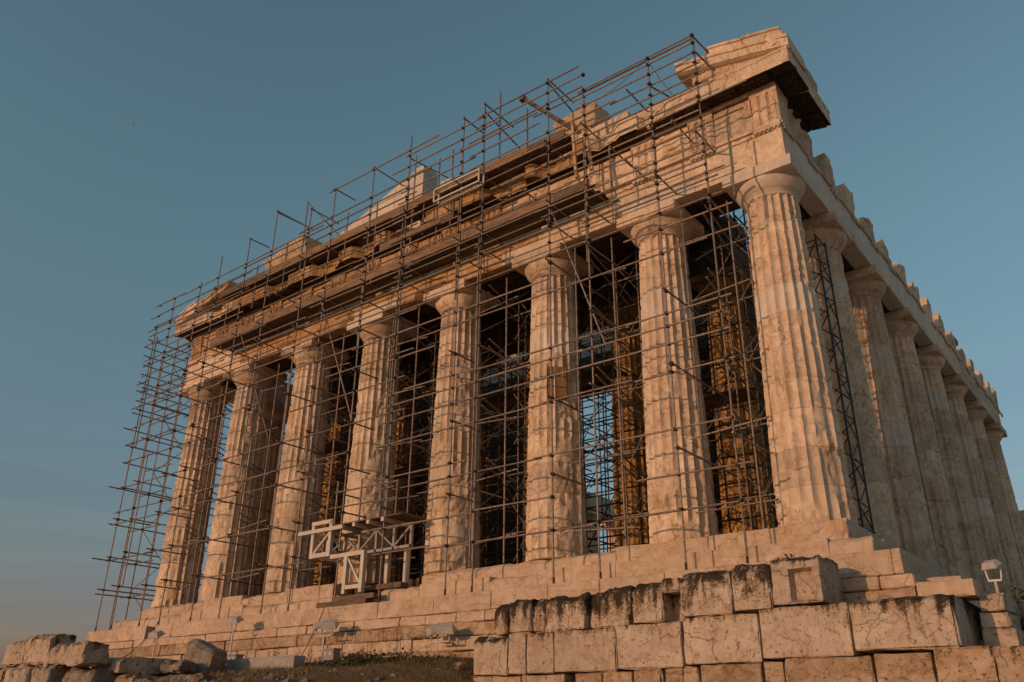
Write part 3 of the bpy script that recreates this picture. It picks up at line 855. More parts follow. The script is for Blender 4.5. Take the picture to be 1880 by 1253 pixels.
# mutules with pegs, blackened, under the cornice
def mutule(x, parent, seed, pegs=True):
    mb = MB()
    y0, y1 = AF - GO + 0.12, AF - 0.06
    zf, zb = 13.205, 13.29
    mb.add([(x - TW/2, y0, zf - 0.07), (x + TW/2, y0, zf - 0.07), (x + TW/2, y1, zb - 0.07), (x - TW/2, y1, zb - 0.07), (x - TW/2, y0, zf + 0.03), (x + TW/2, y0, zf + 0.03), (x + TW/2, y1, zb + 0.03), (x - TW/2, y1, zb + 0.03)],
           [(3, 2, 1, 0), (4, 5, 6, 7), (0, 1, 5, 4), (1, 2, 6, 5), (2, 3, 7, 6), (3, 0, 4, 7)])
    if pegs:
        for r_ in range(3):
            for k in range(6):
                xx = x - TW/2 + TW * (k + 0.5) / 6; t = (r_ + 0.5) / 3; y = y0 + (y1 - y0) * t; z = zf + (zb - zf) * t - 0.07
                mb.tube((xx, y, z), (xx, y, z - 0.035), 0.038, 6)
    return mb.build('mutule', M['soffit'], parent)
for x in tri_x:
    for dx in (0, -1.07):
        if x + dx < -30.8: continue
        if -24 < x + dx < -5.5 and rng.random() < 0.45: continue
        mutule(x + dx, temple, 1)
# flank return of the cornice at the near corner
prof = [(AF + 0.02, 13.24), (AF - 0.05, 13.30), (AF - GO + 0.10, 13.20), (AF - GO, 13.16), (AF - GO, 13.58), (AF - GO - 0.03, 13.62), (AF - GO - 0.03, 13.71), (AF + 0.9, 13.73), (AF + 0.9, 13.24)]
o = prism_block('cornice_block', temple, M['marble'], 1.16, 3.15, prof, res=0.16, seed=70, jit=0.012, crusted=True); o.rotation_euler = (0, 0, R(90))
for v in (0.5, 1.62, 2.7):
    o = mutule(v, temple, 3); o.rotation_euler = (0, 0, R(90))
# the block above it with the sima
prof2 = [(AF - 0.35, 13.735), (AF - GO - 0.02, 13.80), (AF - GO - 0.06, 14.05), (AF - 0.2, 14.12), (AF + 0.4, 14.1), (AF + 0.4, 13.735)]
o = prism_block('sima_block', temple, M['marble'], -0.3, 2.1, prof2, res=0.2, seed=71, jit=0.04); o.rotation_euler = (0, 0, R(90))

# ---- raking cornice pieces at both corners
def raking(x0, x1, zbase, slope, h, y0, y1, mat, seed, jit=0.02, name='raking_cornice', undercut=0.0):
    n = max(3, int(abs(x1 - x0) / 0.2)); xs = np.linspace(x0, x1, n)
    prof = [(y0, 0.10 * h), (y0, 0.72 * h), (y0 - 0.05, 0.76 * h), (y0 - 0.05, h), ((y0 + y1) / 2, h), (y1, h), (y1, 0.0), ((y0 + y1) / 2, -undercut), (y0 + 0.12, 0.0)]
    V = []
    for x in xs:
        for (y, z) in prof: V.append((x, y, zbase + slope * (x - x0) + z))
    V = np.array(V); m = len(prof)
    V += (np.stack([fbm(V, 1.8, seed, 3), fbm(V, 1.8, seed + 1, 3), fbm(V, 1.8, seed + 2, 3)], 1) - 0.5) * 2 * jit
    F = []
    for i in range(n - 1):
        for k in range(m):
            F.append((i * m + k, i * m + (k + 1) % m, (i + 1) * m + (k + 1) % m, (i + 1) * m + k))
    F.append(tuple(range(m))[::-1]); F.append(tuple(range((n - 1) * m, n * m)))
    me = mesh_from('raking', V, F, False); me.validate()
    import bmesh as _b
    bm = _b.new(); bm.from_mesh(me); _b.ops.recalc_face_normals(bm, faces=bm.faces); bm.to_mesh(me); bm.free()
    return link(name, me, mat, temple)
raking(0.62, -1.2, 13.735, -0.235, 0.42, AF - GO + 0.02, 0.9, M['marble'], 1)
raking(-1.205, -3.0, 14.163, -0.235, 0.42, AF - GO + 0.02, 0.9, M['marble'], 2)
def wedge(V, P0):
    top = 13.735 - 0.235 * (P0[:, 0] - 0.62) + 0.01
    V[:, 2] = 13.735 + (V[:, 2] - 13.735) * (top - 13.735) / 0.6
    return V
link('tympanum_slab', block_mesh(-2.55, 0.2, -0.30, 0.8, 13.735, 14.335, res=0.2, edge=0.02, chip=0.05, rough=0.02, seed=88, fn=wedge), M['marble'], temple)
raking(0.42, -0.75, 14.20, -0.235, 0.36, AF - GO + 0.05, 0.8, M['marble'], 3, jit=0.04, name='sima_block')
raking(-0.755, -1.95, 14.478, -0.235, 0.34, AF - GO + 0.05, 0.8, M['marble'], 4, jit=0.06, name='sima_block')
lh = block_mesh(-0.34, 0.16, -0.30, 0.5, 0, 0.42, res=0.09, edge=0.04, chip=0.15, rough=0.05, seed=9)
o = link('corner_block', lh, M['marble'], temple, (0.40, AF - GO + 0.30, 13.98)); o.rotation_euler = (0, R(-14), R(6))
raking(-31.5, -29.4, 13.735, 0.235, 0.40, AF - GO + 0.02, 0.9, M['marble'], 5)
raking(-29.395, -27.3, 14.23, 0.235, 0.36, AF - GO + 0.06, 0.9, M['marble_upper'], 6, jit=0.05)
raking(-31.4, -30.0, 14.14, 0.235, 0.32, AF - GO + 0.05, 0.8, M['marble'], 7, jit=0.05, name='sima_block')

# ---- what is left of the pediment: tympanum slabs with a sloping top, and odd blocks
ty0, ty1 = 0.55, 1.15
xs = [-21.7, -20.5, -19.3, -18.1, -17.0, -15.85]
for i, (a, b) in enumerate(zip(xs[:-1], xs[1:])):
    za, zb = 15.28 + (a + 21.7) * 0.31, 15.28 + (b + 21.7) * 0.31
    def slope_top(V, P0, a=a, b=b, za=za, zb=zb):
        t = (P0[:, 0] - a) / (b - a); top = za + (zb - za) * t
        V[:, 2] += (top - 16.0) * np.clip((P0[:, 2] - 13.74) / (16.0 - 13.74), 0, 1)
        return V
    link('tympanum_slab', block_mesh(a + 0.006, b - 0.006, ty0, ty1, 13.74, 16.0, res=0.3, edge=0.02, chip=0.015, rough=0.005, seed=200 + i, fn=slope_top), M['marble_new'], temple)
block('tympanum_post', temple, M['marble_new'], -15.84, -15.35, ty0 + 0.02, ty1 + 0.3, 13.74, 17.2, res=0.5, edge=0.02, chip=0.015, rough=0.004)
block('tympanum_slab', temple, M['marble_new'], -14.3, -13.6, ty0, ty1, 13.74, 15.85, res=0.4, edge=0.02, chip=0.04, rough=0.01)
block('tympanum_slab', temple, M['marble_upper'], -15.34, -14.31, ty0 + 0.1, ty1, 13.74, 15.2, res=0.4, edge=0.02, chip=0.05, rough=0.01)
for (a, b, z) in [(-12.9, -11.2, 14.6), (-11.1, -9.2, 14.35), (-24.2, -21.8, 14.5), (-26.0, -24.3, 14.3)]:
    block('backing_block', temple, M['marble_upper'], a, b, ty0 + 0.2, ty1 + 0.4, 13.74, z, res=0.3, edge=0.03, chip=0.08, rough=0.03)
for (a, b, z) in [(-13.0, -10.6, 14.15), (-10.59, -8.2, 14.1), (-18.5, -15.9, 14.2), (-21.6, -18.51, 14.2)]:
    block('backing_block', temple, M['marble_upper'], a, b, 0.1, 1.0, 13.74, z, res=0.3, edge=0.03, chip=0.1, rough=0.04)
# tilted raking fragments standing on the cornice
def fragment(x, z, w, h, d, slope, seed, mat, cut=0.45):
    def fn(V, P0):
        t = (P0[:, 0] - P0[:, 0].min()) / w
        u = (P0[:, 2] - P0[:, 2].min()) / h
        fr = 1 - (P0[:, 1] - P0[:, 1].min()) / d
        V[:, 1] += (1 - u) * cut * fr * 1.4                   # undercut front
        V[:, 0] += (1 - u) * (0.5 - t) * 0.3 * w
        V[:, 2] += (t - 0.5) * w * slope
        return V
    me = block_mesh(-w / 2, w / 2, 0, d, 0, h, res=0.14, edge=0.04, chip=0.06, rough=0.03, seed=seed, fn=fn)
    return link('raking_fragment', me, mat, temple, (x, -0.15, z))
fragment(-7.25, 14.85, 1.95, 0.58, 1.1, 0.04, 301, M['marble'], cut=0.30)
block('backing_block', temple, M['marble_upper'], -7.75, -6.75, 0.25, 0.95, 14.1, 14.9, res=0.2, edge=0.03, chip=0.15, rough=0.05)
block('backing_block', temple, M['marble'], -8.2, -5.2, 0.2, 1.2, 13.74, 14.72, res=0.25, edge=0.03, chip=0.08, rough=0.03)
block('backing_block', temple, M['marble'], -5.19, -2.9, 0.1, 1.2, 13.74, 14.35, res=0.25, edge=0.03, chip=0.1, rough=0.03)
fragment(-23.7, 14.75, 2.9, 1.0, 1.5, 0.20, 302, M['marble'], cut=0.55)
block('backing_block', temple, M['grey_wall'], -25.2, -22.4, 0.35, 1.2, 13.74, 14.85, res=0.2, edge=0.04, chip=0.14, rough=0.06)

# ---- inner entablature, ceiling, cross wall with the great door, side walls
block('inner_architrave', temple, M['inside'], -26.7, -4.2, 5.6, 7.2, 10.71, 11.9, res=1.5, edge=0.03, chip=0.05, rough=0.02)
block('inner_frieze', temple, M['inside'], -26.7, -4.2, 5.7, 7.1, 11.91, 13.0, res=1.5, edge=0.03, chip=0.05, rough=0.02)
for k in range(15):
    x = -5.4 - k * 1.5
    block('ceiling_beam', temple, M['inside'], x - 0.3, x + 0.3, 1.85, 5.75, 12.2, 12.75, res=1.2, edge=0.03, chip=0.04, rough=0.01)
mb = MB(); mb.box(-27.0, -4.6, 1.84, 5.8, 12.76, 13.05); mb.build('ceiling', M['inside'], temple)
def ashlar(x0, x1, y0, y1, z0, z1, ch, lo, hi, mat, along='x'):
    z = z0
    while z < z1 - 0.2:
        zz = min(z + ch, z1)
        p0, p1 = (x0, x1) if along == 'x' else (y0, y1)
        ps = [p0]
        while ps[-1] < p1 - hi: ps.append(ps[-1] + rng.uniform(lo, hi))
        ps.append(p1)
        for a, b in zip(ps[:-1], ps[1:]):
            if along == 'x': block('wall_block', temple, mat, a + 0.005, b - 0.005, y0, y1, z + 0.004, zz - 0.004, res=2.5, edge=0.03, chip=0.03, rough=0.01)
            else: block('wall_block', temple, mat, x0, x1, a + 0.005, b - 0.005, z + 0.004, zz - 0.004, res=2.5, edge=0.03, chip=0.03, rough=0.01)
        z = zz
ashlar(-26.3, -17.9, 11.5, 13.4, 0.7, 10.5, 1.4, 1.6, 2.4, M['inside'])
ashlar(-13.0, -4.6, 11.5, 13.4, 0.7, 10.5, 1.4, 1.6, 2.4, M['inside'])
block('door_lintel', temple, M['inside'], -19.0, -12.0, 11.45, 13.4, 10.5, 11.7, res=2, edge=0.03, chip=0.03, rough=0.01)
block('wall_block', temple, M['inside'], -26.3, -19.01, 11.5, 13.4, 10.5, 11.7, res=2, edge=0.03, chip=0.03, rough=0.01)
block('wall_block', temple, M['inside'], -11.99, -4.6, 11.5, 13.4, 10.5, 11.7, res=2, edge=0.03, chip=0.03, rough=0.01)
for a, b in [(-24, -20.2), (-20.19, -16.5), (-16.49, -12.8), (-12.79, -9.4)]:
    block('upper_wall_block', temple, M['grey_wall'], a, b, 11.42, 13.3, 11.71, 13.9 - 0.1 * rng.random(), res=0.8, edge=0.03, chip=0.04, rough=0.01)  # lighter grey: skylight on the upper wall is put into the colour
for a, b in [(-26.3, -24.01), (-9.39, -7.0), (-6.99, -4.6)]:
    block('upper_wall_block', temple, M['inside'], a, b, 11.45, 13.3, 11.71, 14.7, res=0.8, edge=0.03, chip=0.04, rough=0.01)
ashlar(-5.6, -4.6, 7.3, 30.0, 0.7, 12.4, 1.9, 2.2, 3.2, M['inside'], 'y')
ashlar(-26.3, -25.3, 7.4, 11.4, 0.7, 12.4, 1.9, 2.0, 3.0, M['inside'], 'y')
# broken wall stump far along the flank
block('wall_block', temple, M['marble'], -1.9, -0.2, 33.4, 36.5, -0.5, 6.4, res=0.5, edge=0.05, chip=0.2, rough=0.06)
block('wall_block', temple, M['marble'], -1.8, -0.1, 36.6, 39.5, -0.5, 5.6, res=0.5, edge=0.05, chip=0.2, rough=0.06)

# ------------------------------------------------------------------ scaffolds
def unit_tube(n=8):
    mb = MB(); mb.tube((0, 0, 0), (0, 0, 1), 1.0, n)
    me = mb.mesh('tube')
    me.polygons.foreach_set('use_smooth', [len(p.vertices) == 4 for p in me.polygons])
    return me
TUBE = unit_tube()
TUBE_D = unit_tube(6)
def tube(name, parent, p, q, r=0.029, dark=False):
    p, q = Vector(p), Vector(q)
    d = q - p
    o = bpy.data.objects.new(name, TUBE_D if dark else TUBE)
    col.objects.link(o)
    o.parent = parent
    o.location = p
    o.rotation_mode = 'QUATERNION'
    o.rotation_quaternion = d.to_track_quat('Z', 'Y')
    o.scale = (r, r, d.length)
    return o
TUBE.materials.append(M['tube']); TUBE_D.materials.append(M['tube_dark'])

sc1 = thing('scaffold', 'steel tube scaffold with timber decks standing on the steps across the whole temple front', 'scaffold', (0, -1.05, -1.04))
sc1.location = (0, 0, 0)
cp = MB()
def coupler(x, y, z, s=1.0):
    a = 0.046 * s * rng.uniform(0.85, 1.1)
    cp.box(x - a * 0.9, x + a * 0.9, y - a * 1.25, y + a * 1.1, z - a * 0.9, z + a * 0.9)
    cp.tube((x - a * 1.7, y - a * 0.6, z + 0.012), (x + a * 1.5, y - a * 0.6, z + 0.012), 0.016, 5)
    cp.tube((x + a * 0.4, y - a * 2.0, z - 0.012), (x + a * 0.4, y + a * 1.2, z - 0.012), 0.016, 5)
YA, YB = -1.05, 0.24
ST = [(-2.08, 15.35), (-3.67, 15.3), (-6.15, 15.3), (-7.66, 16.6), (-10.6, 17.0), (-11.65, 16.85), (-14.5, 17.3), (-16.62, 16.75), (-19.05, 16.7), (-20.6, 16.3), (-23.17, 17.2), (-25.05, 16.4), (-27.3, 16.15), (-28.8, 15.2), (-31.05, 15.1), (-32.35, 13.9)]
def jp(v, a=0.02): return v + rng.uniform(-a, a)
for (x, zt) in ST:
    z0 = -1.035
    tube('standard', sc1, (jp(x), YA, z0), (jp(x, 0.03), YA, zt))
    cp.box(x - 0.075, x + 0.075, YA - 0.075, YA + 0.075, z0, z0 + 0.012)
    cp.tube((x, YA, z0 + 0.01), (x, YA, z0 + 0.22), 0.034, 8)
# doubled standards and odd uprights clamped to the top lifts
for (x, za, zb) in [(-8.62, 13.9, 15.75), (-9.9, 13.7, 17.2), (-12.9, 11.2, 15.5), (-14.23, 12.0, 16.2), (-14.72, 6.2, 13.5), (-21.0, 13.2, 16.8), (-22.1, 12.6, 15.0), (-18.1, 12.9, 15.1), (-16.3, 11.1, 14.9), (-24.2, 12.4, 14.6), (-10.75, 5.0, 11.2), (-26.2, 11.0, 13.4),
                    (-20.75, 2.2, 8.2), (-16.75, 8.3, 12.0), (-11.78, 9.0, 13.2), (-6.28, 8.6, 13.1), (-1.35, 9.0, 11.6), (-32.2, 7.4, 13.2), (-30.9, 0.8, 6.9), (-25.2, 4.0, 10.0), (-5.3, 10.9, 12.5), (-13.6, 12.3, 14.1), (-12.2, 12.2, 15.6)]:
    tube('standard', sc1, (x, YA + 0.07, za), (jp(x), YA + 0.07, zb))
# inner row between the columns
ib = [-2.1, -3.58, -6.1, -7.55, -10.45, -11.85, -14.75, -16.15, -19.05, -20.4, -23.3, -24.7, -27.55, -28.45]
for i, x in enumerate(ib):
    tube('standard', sc1, (x, YB, 0.01), (jp(x), YB, 10.3 - 0.6 * rng.random()))
    if i % 2 == 0: tube('standard', sc1, (x - 0.3, 2.35, 0.01), (x - 0.3, 2.35, 10.9))
    else: tube('standard', sc1, (x + 0.3, 2.35, 0.01), (x + 0.3, 2.35, 10.9))
# ledgers of the outer row
LR = [0.5, 1.35, 2.66, 3.11, 4.25, 5.05, 5.64, 6.05, 7.5, 7.91, 8.45, 9.29, 9.78, 10.39, 10.8, 11.12, 11.65, 12.05, 12.4, 12.85, 13.3, 13.68, 14.15, 14.7, 15.25]
LL = [0.6, 2.1, 3.72, 4.3, 5.4, 6.65, 7.55, 8.4, 9.15, 9.5, 9.8, 10.3, 10.72, 11.1, 11.75, 12.05, 12.35, 12.85, 13.3, 13.62, 14.35, 14.95]
xs_r = [s[0] for s in ST if s[0] > -15]; xs_l = [s[0] for s in ST if s[0] < -14]
def ledger_run(levels, stations, ya, x_from, x_to):
    for lv in levels:
        x = x_from + rng.uniform(-0.25, 0.4)
        while x > x_to:
            ln = rng.choice([3.0, 4.5, 6.0, 6.0])
            x2 = max(x - ln, x_to - rng.uniform(0.1, 0.6))
            zz = lv + rng.uniform(-0.05, 0.05)
            if rng.random() < 0.90:
                yy = ya - 0.05 if rng.random() < 0.7 else ya + 0.05
                tube('ledger', sc1, (x + 0.18, yy, zz), (x2 - 0.05, yy, zz + rng.uniform(-0.02, 0.02)))
                for s in stations:
                    if x2 - 0.05 <= s <= x + 0.18: coupler(s, ya - 0.02, zz)
            x = x2
ledger_run(LR, xs_r, YA, -2.2, -14.6)
ledger_run(LL, xs_l, YA, -14.1, -32.5)
# the tall top guard rails
for (xa, xb, z) in [(-0.75, -5.6, 11.72), (-0.55, -4.2, 12.62), (-1.5, -6.3, 10.05), (-1.4, -4.9, 8.75), (-2.0, -6.4, 15.25), (-2.0, -6.6, 14.95), (-2.0, -6.5, 14.55), (-9.8, -15.4, 15.75), (-9.7, -14.9, 15.2), (-6.3, -10.9, 16.35), (-6.1, -11.0, 15.9), (-6.2, -11.3, 15.4), (-10.4, -14.7, 16.3), (-12.9, -19.4, 16.55), (-13.2, -21.2, 15.15), (-14.6, -25.2, 14.75), (-20.6, -28.9, 14.4), (-27.2, -32.5, 13.75)]:
    tube('ledger', sc1, (xa, YA - 0.05, z), (xb, YA - 0.05, z + rng.uniform(-0.03, 0.03)))
    for s, zt in ST:
        if xb <= s <= xa: coupler(s, YA - 0.02, z)
# transoms running back through the colonnade
for (x, zt) in ST:
    for z in ([2.08, 4.45, 6.78, 9.0, 10.55] if x > -15 else [0.75, 2.2, 3.85, 5.5, 7.4, 9.2, 10.4]):
        if rng.random() < 0.8:
            zz = z + rng.uniform(-0.12, 0.12)
            near_col = min(abs(x - c) for c in XS)
            back = 0.0 if near_col < 1.02 else rng.choice([0.55, 2.6, 2.6])
            tube('transom', sc1, (x + 0.06, YA - rng.uniform(0.15, 0.4), zz), (x + 0.06, back, zz + 0.01))
            coupler(x + 0.03, YA - 0.01, zz, 1.15)
    for z in (11.25, 13.62):
        if -27.5 < x < -6: tube('transom', sc1, (x + 0.06, YA - rng.uniform(0.2, 0.45), z), (x + 0.06, -0.02 if z > 13 else 0.1, z))
    if zt > 15.5 and rng.random() < 0.8:
        tube('transom', sc1, (x + 0.05, YA - 0.1, zt - 0.12), (x + 0.05, YA + rng.uniform(1.0, 1.8), zt - 0.1))
for (x, z) in [(-2.9, 12.2), (-5.1, 12.25), (-4.6, 11.55), (-8.7, 12.2), (-18, 12.6), (-22, 12.3), (-2.2, 11.5), (-4.4, 14.2), (-12.3, 12.9), (-14.9, 12.7)]:
    tube('transom', sc1, (x, YA - 0.25, z), (x, 0.05, z))
# inclined braces off the top corner and in the bays
for (p, q) in [((-2.1, YA, 15.3), (-1.55, 0.2, 14.35)), ((-2.1, YA, 14.7), (-1.6, 0.15, 13.95)), ((-3.67, YA, 14.1), (-3.1, 0.3, 13.9)), ((-21.0, YA, 16.75), (-20.0, 0.2, 15.2)), ((-23.17, YA, 17.05), (-22.4, 0.6, 16.6)),
               ((-7.7, YA, 11.3), (-6.4, 0.1, 6.2)), ((-19.2, YA, 11.3), (-17.9, 0.1, 6.0)), ((-14.5, YA, 16.2), (-13.9, 0.6, 15.9)), ((-10.6, YA, 16.6), (-10.0, 0.6, 15.4)), ((-7.66, YA, 16.4), (-7.2, 0.5, 15.3)), ((-24.6, YA, 11.2), (-23.2, 0.1, 6.4))]:
    tube('brace', sc1, p, q)
for k in range(0, len(ib), 2):
    a, b = ib[k] - 0.05, ib[k + 1] + 0.05
    for lv, z in enumerate(np.arange(0.5, 10.0, 2.05)):
        y = 2.4
        if lv % 2: a2, b2 = b, a
        else: a2, b2 = a, b
        tube('brace', sc1, (a2, y, z), (b2, y, z + 1.9), 0.017)
        tube('brace', sc1, (a2, YB + 0.06, z + 0.2), (a2 - 0.1, 2.35, z + 1.9), 0.017)
        if lv % 2 == 0: tube('brace', sc1, (b2, y + 0.05, z), (a2, y + 0.05, z + 1.9), 0.017)
        tube('ledger', sc1, (ib[k] + 0.45, YB + 0.05, z + jp(0.2, 0.2)), (ib[k + 1] - 0.35, YB + 0.05, z + 0.2))
        tube('ledger', sc1, (ib[k] + 0.3, 2.3, z + 0.9), (ib[k + 1] - 0.3, 2.3, z + 0.9))
# rakers that run back and down through every bay, in pairs
for k in range(0, len(ib), 2):
    for z in (9.4, 7.3, 5.2, 3.1):
        xx = ib[k] - 0.35 - 0.5 * rng.random()
        tube('raker', sc1, (xx, -0.2, z + 0.2), (xx + 0.1, 4.3, z - 1.0 - 0.3 * rng.random()))
        tube('raker', sc1, (xx - 0.12, -0.1, z), (xx - 0.05, 4.3, z - 1.4))
        tube('raker', sc1, (ib[k + 1] + 0.3, 0.3, z - 1.2), (ib[k + 1] + 0.35, 2.6, z + 0.5), 0.02)
cp.build('coupler', M['coupler'], sc1, kind='stuff')
# timber decks
def deck(x0, x1, y0, y1, z, fascia, nb):
    w = (y1 - y0) / nb
    for b in range(nb):
        x = x0 + rng.uniform(0, 0.3)
        while x < x1 - 0.2:
            ln = min(rng.choice([3.2, 3.9, 4.0]), x1 - x + rng.uniform(0, 0.2))
            mb = MB(); yy = y0 + b * w
            mb.box(x, x + ln - 0.012, yy + 0.006, yy + w - 0.006, z + rng.uniform(0, 0.012), z + 0.05 + rng.uniform(0, 0.01))
            mb.build('plank', M['plank_dark'], sc1)
            x += ln
    x = x0
    while x < x1 - 0.2:
        ln = min(rng.uniform(3.2, 4.4), x1 - x)
        mb = MB(); j = rng.uniform(-0.01, 0.01)
        mb.box(x + 0.004, x + ln - 0.004, y0 - 0.045 + j, y0 - 0.003 + j, z - 0.03, z + fascia + rng.uniform(-0.03, 0.03))
        mb.build('toe_board', M['timber'], sc1)
        x += ln
deck(-27.1, -6.1, -0.98, 0.03, 11.31, 0.33, 5)
deck(-27.0, -7.0, -0.98, -0.14, 13.78, 0.30, 4)
deck(-15.9, -12.0, -0.98, -0.62, 12.45, 0.24, 2)
# two timber posts that shore the upper deck, and a pale hoist beam thrown out over the cornice
for (x, y, za, zb, lean) in [(-6.62, -0.95, 11.9, 14.6, -0.12), (-6.05, -0.85, 11.9, 14.9, -0.35)]:
    mb = MB(); mb.bar((x, y, za), (x + lean, y, zb), 0.09, 0.09); mb.build('shoring_post', M['post_wood'], sc1)
mb = MB(); mb.bar((-7.25, 0.0, 14.75), (-9.1, -0.6, 16.72), 0.11, 0.13); mb.box(-9.22, -9.02, -0.72, -0.5, 16.62, 16.82)
hb = mb.build('hoist_beam', M['timber'], sc1)
# cables looped along the top rails
def wire(parent, name, pts, r, mat):
    cu = bpy.data.curves.new(name, 'CURVE'); cu.dimensions = '3D'; cu.bevel_depth = r; cu.bevel_resolution = 1; cu.use_fill_caps = True
    sp = cu.splines.new('POLY'); sp.points.add(len(pts) - 1)
    for i, p in enumerate(pts): sp.points[i].co = tuple(p) + (1,)
    ob = bpy.data.objects.new(name, cu); col.objects.link(ob)
    dg = bpy.context.evaluated_depsgraph_get(); me = bpy.data.meshes.new_from_object(ob.evaluated_get(dg))
    bpy.data.objects.remove(ob); bpy.data.curves.remove(cu)
    me.materials.clear()
    return link(name, me, mat, parent)
def sag(p, q, s, n=9):
    p, q = Vector(p), Vector(q)
    return [p.lerp(q, i / (n - 1)) - Vector((0, 0, s * 4 * (i / (n - 1)) * (1 - i / (n - 1)))) for i in range(n)]
wire(sc1, 'cable', sag((-3.7, -1.1, 15.2), (-6.1, -1.1, 14.6), 0.25), 0.009, M['cable'])
wire(sc1, 'cable', sag((-3.7, -1.1, 15.2), (-3.2, -0.3, 13.9), 0.05), 0.009, M['cable'])
wire(sc1, 'cable', sag((-8.0, -1.1, 13.9), (-9.9, -1.0, 13.8), 0.5), 0.009, M['cable'])
wire(sc1, 'cable', sag((-5.2, -0.5, 11.1), (-3.2, -0.2, 10.9), 0.15), 0.009, M['cable'])

# scaffold wing at the far left corner
sc2 = thing('scaffold', 'tall open scaffold wing without decks beyond the leftmost column, against the sky', 'scaffold')
XW = [-32.45, -31.3]
YW = [0.35, 1.7, 3.1, 4.6, 6.2]
tops = {0.35: 13.6, 1.7: 13.0, 3.1: 12.4, 4.6: 11.6, 6.2: 10.6}
gz = lambda y: -1.04
for y in YW:
    tube('standard', sc2, (-32.6, y, -1.04), (jp(-32.6), y, tops[y]))
    tube('standard', sc2, (-33.9, y, -2.8), (jp(-33.9), y, tops[y] - 0.8)) if y < 3.5 else None
tube('standard', sc2, (-32.5, 0.3, 6.0), (-32.5, 0.3, 13.9)); tube('standard', sc2, (-32.25, -1.1, 5.5), (-32.25, -1.1, 13.3))
for z in [0.6, 2.1, 3.72, 5.4, 6.65, 7.5, 8.3, 9.15, 9.8, 10.3, 10.75, 11.2, 11.7, 12.2, 12.65, 13.1]:
    y1 = 6.4 if z < 10.6 else (4.8 if z < 11.7 else 3.2)
    tube('ledger', sc2, (-32.66, -1.2 - (rng.uniform(0.3, 0.7) if rng.random() < 0.3 else rng.uniform(0, 0.12)), z), (-32.66, y1, z + rng.uniform(-0.03, 0.03)))
    if rng.random() < 0.75:
        tube('transom', sc2, (-33.4 - rng.uniform(0, 0.7), jp(0.4), z + 0.06), (-31.2, jp(0.4), z + 0.06))
        tube('transom', sc2, (-33.2, 1.75, z + 0.06), (-31.25, 1.75, z + 0.06))
for z in np.arange(-0.6, 11.4, 0.62):                          # ladder beam with close rungs
    tube('rung', sc2, (-32.4, 2.4, z), (-32.4, 3.6, z), 0.02, True)
    if z < 9.5: tube('rung', sc2, (-31.6, 5.0, z + 0.3), (-31.6, 6.6, z + 0.3), 0.02, True)
for (y) in (2.4, 3.6): tube('standard', sc2, (-32.4, y, -1.04), (-32.4, y, 11.6))
for k, z in enumerate(np.arange(-0.5, 10.8, 1.4)):
    a, b = (2.4, 3.6) if k % 2 else (3.6, 2.4)
    tube('brace', sc2, (-32.42, a, z), (-32.42, b, z + 1.3), 0.016)
    tube('brace', sc2, (-32.6, 0.35 if k % 2 else 1.7, z), (-32.6, 1.7 if k % 2 else 0.35, z + 1.4), 0.016)
cp = MB()
for z in [0.6, 2.1, 3.72, 5.4, 7.5, 9.15, 10.3, 11.2, 12.2, 13.1]:
    for y in YW:
        if z < tops[y]: coupler(-32.62, y, z)
cp.build('coupler', M['coupler'], sc2, kind='stuff')

# dense birdcage scaffold inside the porch
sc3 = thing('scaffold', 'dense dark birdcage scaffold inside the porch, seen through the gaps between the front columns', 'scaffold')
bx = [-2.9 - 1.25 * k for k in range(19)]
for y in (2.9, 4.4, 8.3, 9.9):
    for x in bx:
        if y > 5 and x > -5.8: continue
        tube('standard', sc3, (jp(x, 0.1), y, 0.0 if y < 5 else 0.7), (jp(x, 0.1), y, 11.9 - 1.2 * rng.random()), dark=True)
for y in (2.95, 4.45, 8.35, 9.95):
    for z in np.arange(1.0, 11.6, 0.98):
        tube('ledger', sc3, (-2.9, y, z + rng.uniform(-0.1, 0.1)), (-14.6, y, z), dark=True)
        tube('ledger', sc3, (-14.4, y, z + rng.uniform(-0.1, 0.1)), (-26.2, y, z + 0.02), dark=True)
for x in bx:
    for z in np.arange(1.05, 11.5, 0.98):
        if rng.random() < 0.85: tube('transom', sc3, (x + 0.05, 2.6, z), (x + 0.05, 4.9 if x > -4 else 5.2, z), dark=True)
    for z in np.arange(1.05, 11, 1.96):
        if x < -5.9: tube('joist', sc3, (x + 0.05, 8.0, z), (x + 0.05, 10.4, z), dark=True)
for i in range(len(bx) - 1):
    for k, z in enumerate(np.arange(0.6, 10.6, 1.96)):
        y = (2.88, 4.38)[(i + k) % 2]
        a, b = (bx[i], bx[i + 1]) if k % 2 else (bx[i + 1], bx[i])
        tube('brace', sc3, (a, y, z), (b, y, z + 1.85), 0.017, dark=True)
        if rng.random() < 0.6: tube('brace', sc3, (bx[i], 2.9, z), (bx[i], 4.4, z + 1.85), 0.017, dark=True)
for (x0, x1, y, z) in [(-14.2, -8.0, 3.0, 6.9), (-22, -16, 3.0, 4.9), (-6, -3, 3.0, 4.95), (-25, -19.5, 3.0, 8.85), (-12, -6.5, 8.4, 9.0), (-26, -22, 3.1, 6.9)]:
    for b in range(4):
        mb = MB(); mb.box(x0, x1, y + b * 0.3, y + b * 0.3 + 0.28, z, z + 0.045); mb.build('plank', M['timber'], sc3)

